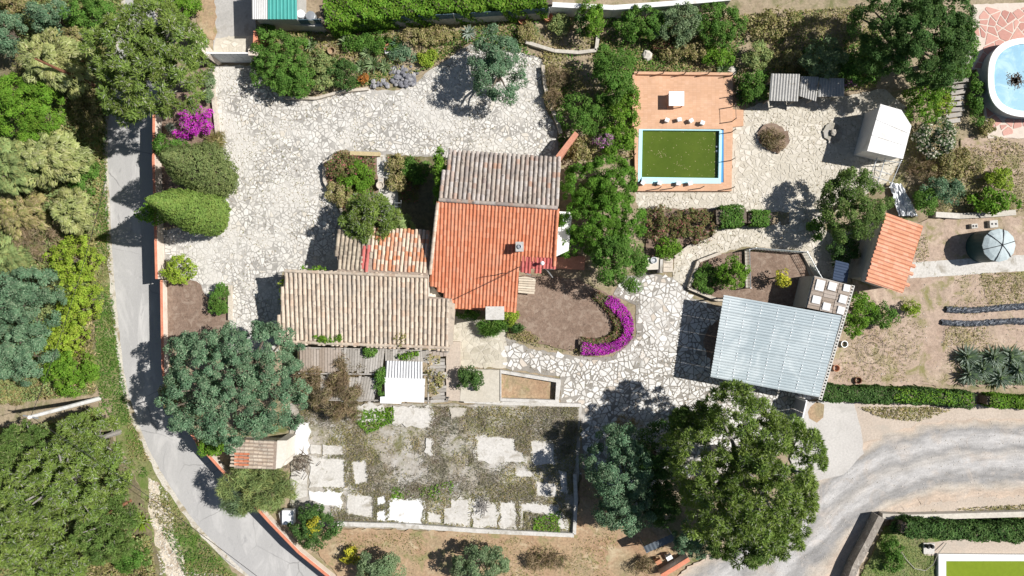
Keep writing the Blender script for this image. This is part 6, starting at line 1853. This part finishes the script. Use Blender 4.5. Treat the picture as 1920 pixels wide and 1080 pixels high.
# hedges as long clipped bodies
def hedge(label, pts, width, z, pal, seed, name='hedge', leaf=0.13, dens=700, base=0.0, rag=0.12):
    P = [G(x, y, z) for x, y in pts]
    t = thing(name, label, 'hedge', (P[0].x, P[0].y, base))
    rg = np.random.default_rng(seed)
    pos, nor, cl = [], [], []
    core = MB()
    c0 = 0
    for i in range(len(P) - 1):
        a, b = np.array(P[i]), np.array(P[i + 1])
        d = b - a; d[2] = 0; L = np.linalg.norm(d); d /= L
        s = np.array([-d[1], d[0], 0])
        hh = z - base
        per = width + 2 * hh
        n = int(L * per * dens / 2.2)
        u = rg.random(n) * L; w = rg.random(n) * per
        lump = 1 + rag * np.sin(u * 2.1 + i) + rag * 0.8 * np.sin(u * 5.3 + w * 3)
        top = (w > hh) & (w < hh + width)
        off = np.where(top, w - hh - width / 2, np.where(w <= hh, -width / 2, width / 2)) * lump
        zz = np.where(top, hh, np.where(w <= hh, w, per - w))
        zz = zz * (1 + 0.06 * np.sin(u * 3.7 + off * 4)) + rg.uniform(-.12, .08, n)
        p = a + u[:, None] * d + off[:, None] * s + rg.uniform(-.1, .1, (n, 3)); p[:, 2] = base + np.clip(zz, 0.03, None)
        nn = np.where(top[:, None], np.array([0, 0, 1.0]), np.sign(off)[:, None] * s)
        pos.append(p); nor.append(nn); cl.append((u / 0.45).astype(int) * 9 + (w / 0.4).astype(int) + c0); c0 += int(L / 0.45 + 2) * 40
        core.box(((a[0] + b[0]) / 2, (a[1] + b[1]) / 2, base + hh * 0.42), (L + width * .4, width * 0.72, hh * 0.84), math.atan2(d[1], d[0]))
    pos = np.concatenate(pos); nor = np.concatenate(nor); cl = np.concatenate(cl)
    nor = unit(nor + 0.75 * rnd_dir(rg, len(nor)) + np.array([0, 0, .2])); tan = perp(rg, nor)
    n = len(pos)
    put('foliage', leaf_mesh('foliage', pos, tan, nor, leaf * rg.uniform(.8, 1.5, n), leaf * rg.uniform(.5, .9, n), colours(rg, pal, n, cl)), t)
    core.build('branch_core', M['bark'], t)
    return t
hedge('long bright green clipped hedge along the top neighbour wall', [(608, 22), (700, 8), (800, -3), (900, -9), (1026, -14)], 1.9, 2.5, 'bright', 1, leaf=0.17, dens=420, rag=0.1)
hedge('dark green hedge above the gravel lane beside the carport', [(1546, 738), (1640, 742), (1740, 744), (1826, 752)], 1.0, 1.3, 'dark', 2)
hedge('bright top growth along the middle of the lane hedge', [(1680, 742), (1760, 745), (1826, 750)], 0.8, 1.5, 'bright', 3, dens=260)
hedge('short green hedge at the east end of the lane', [(1858, 752), (1930, 756), (2050, 760)], 0.8, 1.2, 'bright', 4)
hedge('dark conifer hedge between stone wall and lower pool', [(1700, 992), (1760, 996), (1830, 1000), (1930, 1002), (2050, 1004)], 1.1, 1.8, 'dark', 5, leaf=.15)
hedge('clipped green hedge block at the path fork', [(1352, 406), (1394, 404)], 1.45, 1.2, 'mid', 8, rag=.05)
hedge('smaller clipped hedge block beside the pool path', [(1410, 408), (1444, 409)], 1.0, 1.1, 'mid', 9, rag=.05)
hedge('dry reddish inner fringe of the magenta flower hedge', [(1118, 552), (1138, 570), (1156, 594), (1162, 622), (1146, 636), (1120, 644), (1088, 642)], 0.6, 0.45, 'rust', 10, leaf=0.1, dens=600)
hedge('curved magenta flowering hedge around the tilled bed', [(1140, 562), (1158, 575), (1175, 596), (1180, 626), (1160, 648), (1128, 657), (1092, 654)], 0.7, 0.65, 'magenta', 6, leaf=0.1, dens=900)

# rosettes: yuccas and agaves
def rosette(label, cx, cy, r, pal, seed, nb=42, name='yucca_plant', z=0.5, base=0.0, w=0.09):
    p = G(cx, cy, base + z * .5)
    t = thing(name, label, 'plant', (p.x, p.y, base), 0, 'spiky rosette plants')
    rr = random.Random(seed)
    mb = MB(); cols = []
    a_, b_, c_, s_ = PAL[pal]
    for i in range(nb):
        az = i * 2.399 + rr.uniform(-.2, .2); el = rr.uniform(0.05, 1.35)
        L = r * S * rr.uniform(.8, 1.15)
        d = Vector((math.cos(az) * math.cos(el), math.sin(az) * math.cos(el), math.sin(el)))
        sd_ = Vector((-math.sin(az), math.cos(az), 0)) * w / 2
        q0 = Vector((0, 0, z * .5)); q1 = q0 + d * L * .55; q2 = q0 + d * L - Vector((0, 0, L * .12))
        mb.add([q0 - sd_ * .7, q0 + sd_ * .7, q1 + sd_, q2, q1 - sd_], [(0, 1, 2, 3, 4)])
        f = rr.random(); c = [a_[k] * (1 - f) + b_[k] * f for k in range(3)]
        cols += [c] * 5
    me = mb.mesh('leaves', M['leaf'])
    at = me.attributes.new('Col', 'FLOAT_COLOR', 'POINT')
    at.data.foreach_set('color', np.array([c + [1.0] for c in cols], np.float32).ravel())
    put('leaves', me, t, world=False)
    MB().lathe((0, 0, 0), [(0.12, 0), (0.1, z * .5), (0.04, z * .6)], 8).build('stem', M['bark'], t, world=False)
for k, (x, y, r, pal, lab) in enumerate((
        (700, 122, 24, 'agave', 'largest yucca in front of the rock heap'), (678, 125, 18, 'agave', 'yucca left of the largest yucca'), (722, 125, 18, 'agave', 'yucca right of the largest yucca'),
        (650, 78, 20, 'agave', 'yucca under the neighbour wall west part'), (745, 82, 24, 'blue', 'blue-green yucca beside the white ornament'), (755, 96, 22, 'blue', 'yucca below the blue-green yucca'),
        (690, 100, 20, 'agave', 'yucca behind the largest yucca'), (585, 85, 18, 'agave', 'yucca beside the large gate shrub'), (880, 62, 18, 'silver', 'pale agave near the lone yard tree'),
        (1000, 60, 14, 'agave', 'small agave on the stone terrace'), (322, 241, 14, 'silver', 'white-blue agave beside the magenta bush'), (268, 978, 26, 'lime', 'large yellowish agave beside the rubble track'),
        (1355, 132, 18, 'agave', 'spiky plant at the deck north-east corner'), (1400, 180, 26, 'dark', 'dark palm-like yucca right of the pool deck'))):
    rosette(lab, x, y, r, pal, 60 + k, base=W if x == 268 else 0.0)

for k, (x, y) in enumerate(((1812, 668), (1840, 692), (1862, 670), (1892, 668), (1908, 694), (1874, 708), (1815, 702))):
    rosette(['top-left silvery artichoke plant of the field patch', 'central silvery artichoke plant of the field patch', 'upper middle silvery artichoke plant of the patch', 'upper right silvery artichoke plant of the patch', 'lower right silvery artichoke plant of the patch', 'lower middle silvery artichoke plant of the patch', 'lower left silvery artichoke plant of the patch'][k], x, y, 27, 'silver', 90 + k, 90, 'artichoke_plant', 0.5, 0.0, 0.13)
# ------------------------------------------------------------------ grass, weeds and litter nobody could count
def value_noise(X, Y, seed, scale):
    rg = np.random.default_rng(seed + 900)
    out = np.zeros(len(X))
    amp = 1.0
    for o in range(3):
        L = rg.random((128, 128))
        x, y = X * scale * 2 ** o + 500, Y * scale * 2 ** o + 500
        xi, yi = np.floor(x).astype(int), np.floor(y).astype(int)
        fx, fy = x - xi, y - yi
        fx, fy = fx * fx * (3 - 2 * fx), fy * fy * (3 - 2 * fy)
        g = lambda a, b: L[(xi + a) % 128, (yi + b) % 128]
        out += amp * ((g(0, 0) * (1 - fx) + g(1, 0) * fx) * (1 - fy) + (g(0, 1) * (1 - fx) + g(1, 1) * fx) * fy)
        amp *= 0.6
    return out / 1.96
def scatter(name, label, polys, dens, pal, seed, ln=(0.12, 0.3), wd=(0.03, 0.07), hgt=0.12, base=0.0, cat='grass', patchy=0.5, flat=0.5, z0=0.15, holes=()):
    rg = np.random.default_rng(seed)
    P = []
    for poly in polys:
        w = [tuple(G(x, y, base).xy) for x, y in poly]
        hw = [[tuple(G(x, y, base).xy) for x, y in h] for h in holes]
        xs = [p[0] for p in w]; ys = [p[1] for p in w]
        n = int((max(xs) - min(xs)) * (max(ys) - min(ys)) * dens)
        X = rg.uniform(min(xs), max(xs), n); Y = rg.uniform(min(ys), max(ys), n)
        f = value_noise(X, Y, seed, 0.35)
        ok = f > 0.5 + (patchy - 0.5) * 0.6 + rg.normal(size=n) * 0.05
        # even-odd test, vectorised
        ins = np.zeros(n, bool)
        def pip(pg):
            r = np.zeros(n, bool); j = len(pg) - 1
            for i in range(len(pg)):
                xi, yi = pg[i]; xj, yj = pg[j]
                if yi != yj:
                    c = ((yi > Y) != (yj > Y)) & (X < (xj - xi) * (Y - yi) / (yj - yi) + xi); r ^= c
                j = i
            return r
        ins = pip(w)
        for h in hw: ins &= ~pip(h)
        k = ok & ins
        P.append(np.stack([X[k], Y[k], np.full(k.sum(), base + z0) + rg.uniform(0, hgt, k.sum())], 1))
    P = np.concatenate(P); n = len(P)
    tan = rnd_dir(rg, n); tan[:, 2] = np.abs(tan[:, 2]) * flat; tan = unit(tan)
    nor = unit(np.cross(tan, unit(np.cross(tan, np.array([0, 0, 1.0])) + 0.6 * rnd_dir(rg, n))))
    cl = ((P[:, 0] + 200) / 0.7).astype(int) * 50 + ((P[:, 1] + 200) / 0.7).astype(int) % 50
    cl -= cl.min()
    me = leaf_mesh(name, P, tan, nor, rg.uniform(*ln, n), rg.uniform(*wd, n), colours(rg, pal, n, cl, 0.2))
    o = put(name, me)
    return tag(o, label, cat, kind='stuff')
VERGE = [(170, 180), (203, 200), (203, 330), (210, 480), (222, 640), (245, 770), (300, 900), (372, 1000), (440, 1080), (350, 1080), (280, 940), (225, 800), (190, 760), (180, 600), (178, 420)]
scatter('verge_grass', 'green grass along the road verge', [VERGE], 120, 'mid', 1, base=W, patchy=0.42)
scatter('dry_verge_grass', 'dry yellow grass along the road verge', [VERGE], 90, 'drygreen', 2, base=W, patchy=0.45)
WOOD = [(-30, -10), (235, -10), (205, 200), (190, 400), (180, 600), (185, 780), (280, 960), (300, 1100), (-30, 1100)]
CLEAR = [[(-20, 752), (60, 750), (190, 735), (205, 760), (150, 772), (60, 800), (-20, 800)], [(190, 770), (215, 790), (255, 900), (290, 1000), (250, 1000), (225, 880), (200, 820)], [(-20, 85), (45, 88), (40, 140), (-20, 160)]]
scatter('undergrowth', 'tangled undergrowth between the woodland trees', [WOOD], 230, 'drygreen', 3, (0.15, 0.35), (0.06, 0.13), 1.0, W, 'undergrowth', 0.25, holes=CLEAR)
scatter('green_undergrowth', 'green undergrowth between the woodland trees', [WOOD], 200, 'sage', 4, (0.15, 0.3), (0.06, 0.12), 1.3, W, 'undergrowth', 0.35, holes=CLEAR)
def shrink(p, f):
    cx = sum(q[0] for q in p) / len(p); cy = sum(q[1] for q in p) / len(p)
    return [(cx + (x - cx) * f, cy + (y - cy) * f) for x, y in p]
BIGSLABS = [shrink(p, 0.88) for p, m in SLABS if m != 'concrete_grey']
CT = [(560, 760), (1085, 762), (1070, 995), (630, 980)]
scatter('court_weeds', 'dry weeds overgrowing the derelict court', [CT], 190, 'drygreen', 5, (0.1, 0.3), (0.02, 0.05), 0.12, cat='weeds', patchy=0.48, z0=0.17, holes=BIGSLABS)
scatter('court_dead_weeds', 'grey-brown dead weeds matted over the court', [CT], 300, 'deadgrey', 6, (0.12, 0.35), (0.018, 0.045), 0.15, cat='weeds', patchy=0.5, z0=0.17, holes=BIGSLABS)
scatter('court_green_weeds', 'green weeds sprouting along the court joints', [[(735, 912), (800, 910), (850, 900), (850, 945), (800, 935), (735, 932)], [(1000, 970), (1050, 955), (1050, 998), (1000, 998)], [(650, 770), (740, 762), (740, 790), (690, 812)]], 200, 'bright', 7, (0.12, 0.3), (0.05, 0.1), 0.25, cat='weeds', patchy=0.25)
NB = [(478, 60), (600, 62), (820, 45), (1040, 35), (1380, 30), (1660, 10), (1640, 165), (1440, 190), (1380, 200), (1374, 136), (1190, 136), (1190, 300), (1050, 300), (1046, 240), (1020, 195), (1018, 110), (880, 82), (800, 132), (690, 162), (540, 178), (495, 150)]
scatter('bed_weeds', 'mixed weeds and low plants filling the north bed', [NB], 110, 'drygreen', 8, (0.12, 0.3), (0.05, 0.1), 0.2, cat='weeds', patchy=0.4)
scatter('bed_ground_cover', 'green ground cover in the north bed', [NB], 90, 'mid', 9, (0.12, 0.28), (0.07, 0.13), 0.2, cat='ground cover', patchy=0.52)
FD = [(1735, 510), (1920, 512), (1990, 512), (1990, 715), (1560, 715), (1590, 620), (1680, 545)]
scatter('field_grass', 'patches of dry and green grass across the field', [FD], 70, 'drygreen', 10, (0.08, 0.22), (0.02, 0.05), 0.08, patchy=0.6)
scatter('field_green', 'green grass strips beside the mulch rows', [[(1835, 512), (1920, 510), (1990, 510), (1990, 565), (1850, 570)], [(1770, 612), (1850, 612), (1850, 645), (1765, 648)], [(1715, 440), (1735, 440), (1740, 490), (1715, 495)]], 110, 'drygreen', 11, (0.1, 0.25), (0.03, 0.06), 0.1, patchy=0.45)
scatter('lane_verge_weeds', 'dry weeds between hedge and gravel lane', [[(1605, 762), (1740, 762), (1780, 768), (1720, 790), (1650, 782)], [(1730, 955), (2000, 940), (2000, 962), (1720, 968)]], 200, 'drygreen', 12, (0.1, 0.3), (0.04, 0.08), 0.15, cat='weeds', patchy=0.3)
scatter('lawn_grass', 'patchy lawn grass beside the lower pool', [[(1660, 995), (1735, 1010), (1735, 1038), (1755, 1042), (1755, 1090), (1600, 1090)]], 200, 'sage', 13, (0.08, 0.2), (0.03, 0.05), 0.06, patchy=0.3)
scatter('plot_weeds', 'sparse dry weeds on the lower orange soil', [[(620, 995), (1075, 1008), (1090, 900), (1180, 950), (1230, 1080), (680, 1080)]], 60, 'drygreen', 14, (0.08, 0.25), (0.02, 0.05), 0.08, cat='weeds', patchy=0.6)
scatter('bed_edge_weeds', 'green weeds on the south rim of the tilled bed', [[(955, 615), (985, 618), (1040, 645), (1090, 652), (1085, 664), (1010, 650), (950, 630)]], 220, 'drygreen', 15, (0.1, 0.25), (0.04, 0.08), 0.15, cat='weeds', patchy=0.25)
scatter('house_bed_plants', 'low tangled plants filling the beds before the house', [[(640, 292), (705, 294), (705, 400), (645, 420), (640, 395), (612, 335)], [(728, 294), (790, 296), (785, 380), (755, 380)]], 170, 'rust', 16, (0.12, 0.28), (0.06, 0.1), 0.25, cat='ground cover', patchy=0.3)
scatter('east_scrub', 'dry scrub around the east shrubs and steps', [[(1700, 240), (1830, 200), (1850, 250), (1990, 300), (1990, 395), (1740, 400), (1680, 340)]], 100, 'drygreen', 17, (0.12, 0.3), (0.03, 0.07), 0.15, cat='weeds', patchy=0.45)
# litter of sticks on the court
for cx, cy, n, lab in ((562, 868, 60, 'heap of bare brown branches beside the tiled hut'), (903, 945, 45, 'small heap of grey sticks on a court slab')):
    mb = MB()
    for k in range(n):
        x, y = cx + R.gauss(0, 12 if n > 50 else 6), cy + R.gauss(0, 10 if n > 50 else 7)
        a = R.uniform(0, 3.14); L = R.uniform(.3, 1.0); p = G(x, y, 0.3)
        z = 0.22 + R.uniform(0, .3)
        mb.tube([(p.x - L * math.cos(a) / 2, p.y - L * math.sin(a) / 2, z), (p.x + .05, p.y, z + .08), (p.x + L * math.cos(a) / 2, p.y + L * math.sin(a) / 2, z + R.uniform(-.05, .1))], [0.025, 0.02, 0.01], 4)
    o = mb.build('stick_heap', M['bark_grey' if n < 50 else 'bark']); tag(o, lab, 'sticks', kind='stuff')
scatter('artichoke_ground', 'green leaves and weeds between the artichoke plants', [[(1796, 658), (1990, 655), (1990, 722), (1800, 720)]], 130, 'olive', 35, (0.12, 0.3), (0.05, 0.11), 0.3, cat='weeds', patchy=0.35)
# fallen leaves and weeds on the paving, loose stones on the lane
scatter('leaf_litter', 'fallen dry leaves scattered over the front yard paving', [NW], 14, 'dry', 31, (0.05, 0.12), (0.03, 0.07), 0.01, cat='leaves', patchy=0.35, flat=0.15, z0=0.06)
scatter('joint_weeds', 'small weeds growing in the front yard joints', [NW], 10, 'drygreen', 32, (0.06, 0.14), (0.03, 0.06), 0.05, cat='weeds', patchy=0.55, z0=0.07)
scatter('back_yard_litter', 'fallen dry leaves scattered over the bright back yard', [SE], 16, 'dry', 33, (0.05, 0.12), (0.03, 0.07), 0.01, cat='leaves', patchy=0.4, flat=0.15, z0=0.075)
scatter('poolside_litter', 'fallen dry leaves scattered over the poolside paving', [EA], 16, 'dry', 34, (0.05, 0.12), (0.03, 0.07), 0.01, cat='leaves', patchy=0.35, flat=0.15, z0=0.085)
def pebbles(name, label, polys, n, mat, seed, base=0.0, z=0.18, size=(0.03, 0.09)):
    rr = random.Random(seed); mb = MB()
    for poly in polys:
        xs = [p[0] for p in poly]; ys = [p[1] for p in poly]
        k = 0
        while k < n:
            x, y = rr.uniform(min(xs), max(xs)), rr.uniform(min(ys), max(ys))
            if not inside(x, y, poly): continue
            k += 1
            p = G(x, y, base); s_ = rr.uniform(*size) * rr.random() ** .5 + 0.015
            mb.box((p.x, p.y, base + z), (s_ * 1.6, s_ * 1.2, s_), rr.uniform(0, 3), taper=0.6)
    return tag(mb.build(name, mat), label, 'gravel', kind='stuff')
pebbles('lane_gravel', 'loose pale stones strewn over the gravel lane', [[(1300, 1070), (1480, 960), (1620, 850), (1800, 790), (1960, 785), (1960, 930), (1700, 950), (1600, 1060)]], 900, M['rock_pale'], 1, z=LANE['top'], size=(0.01, 0.05))
pebbles('track_rubble', 'broken pale stones on the rubble track and verge', [[(278, 895), (310, 910), (350, 1070), (400, 1075), (440, 1080), (300, 1080)]], 500, M['rock_pale'], 2, W, 0.02, (0.03, 0.13))
pebbles('court_rubble', 'small broken concrete pieces strewn over the court', [CT], 450, M['rock_pale'], 3, z=COURT['top'], size=(0.02, 0.09))
pebbles('field_stones', 'small stones lying on the dry field', [FD], 300, M['rock_pale'], 4, z=0.11, size=(0.02, 0.06))
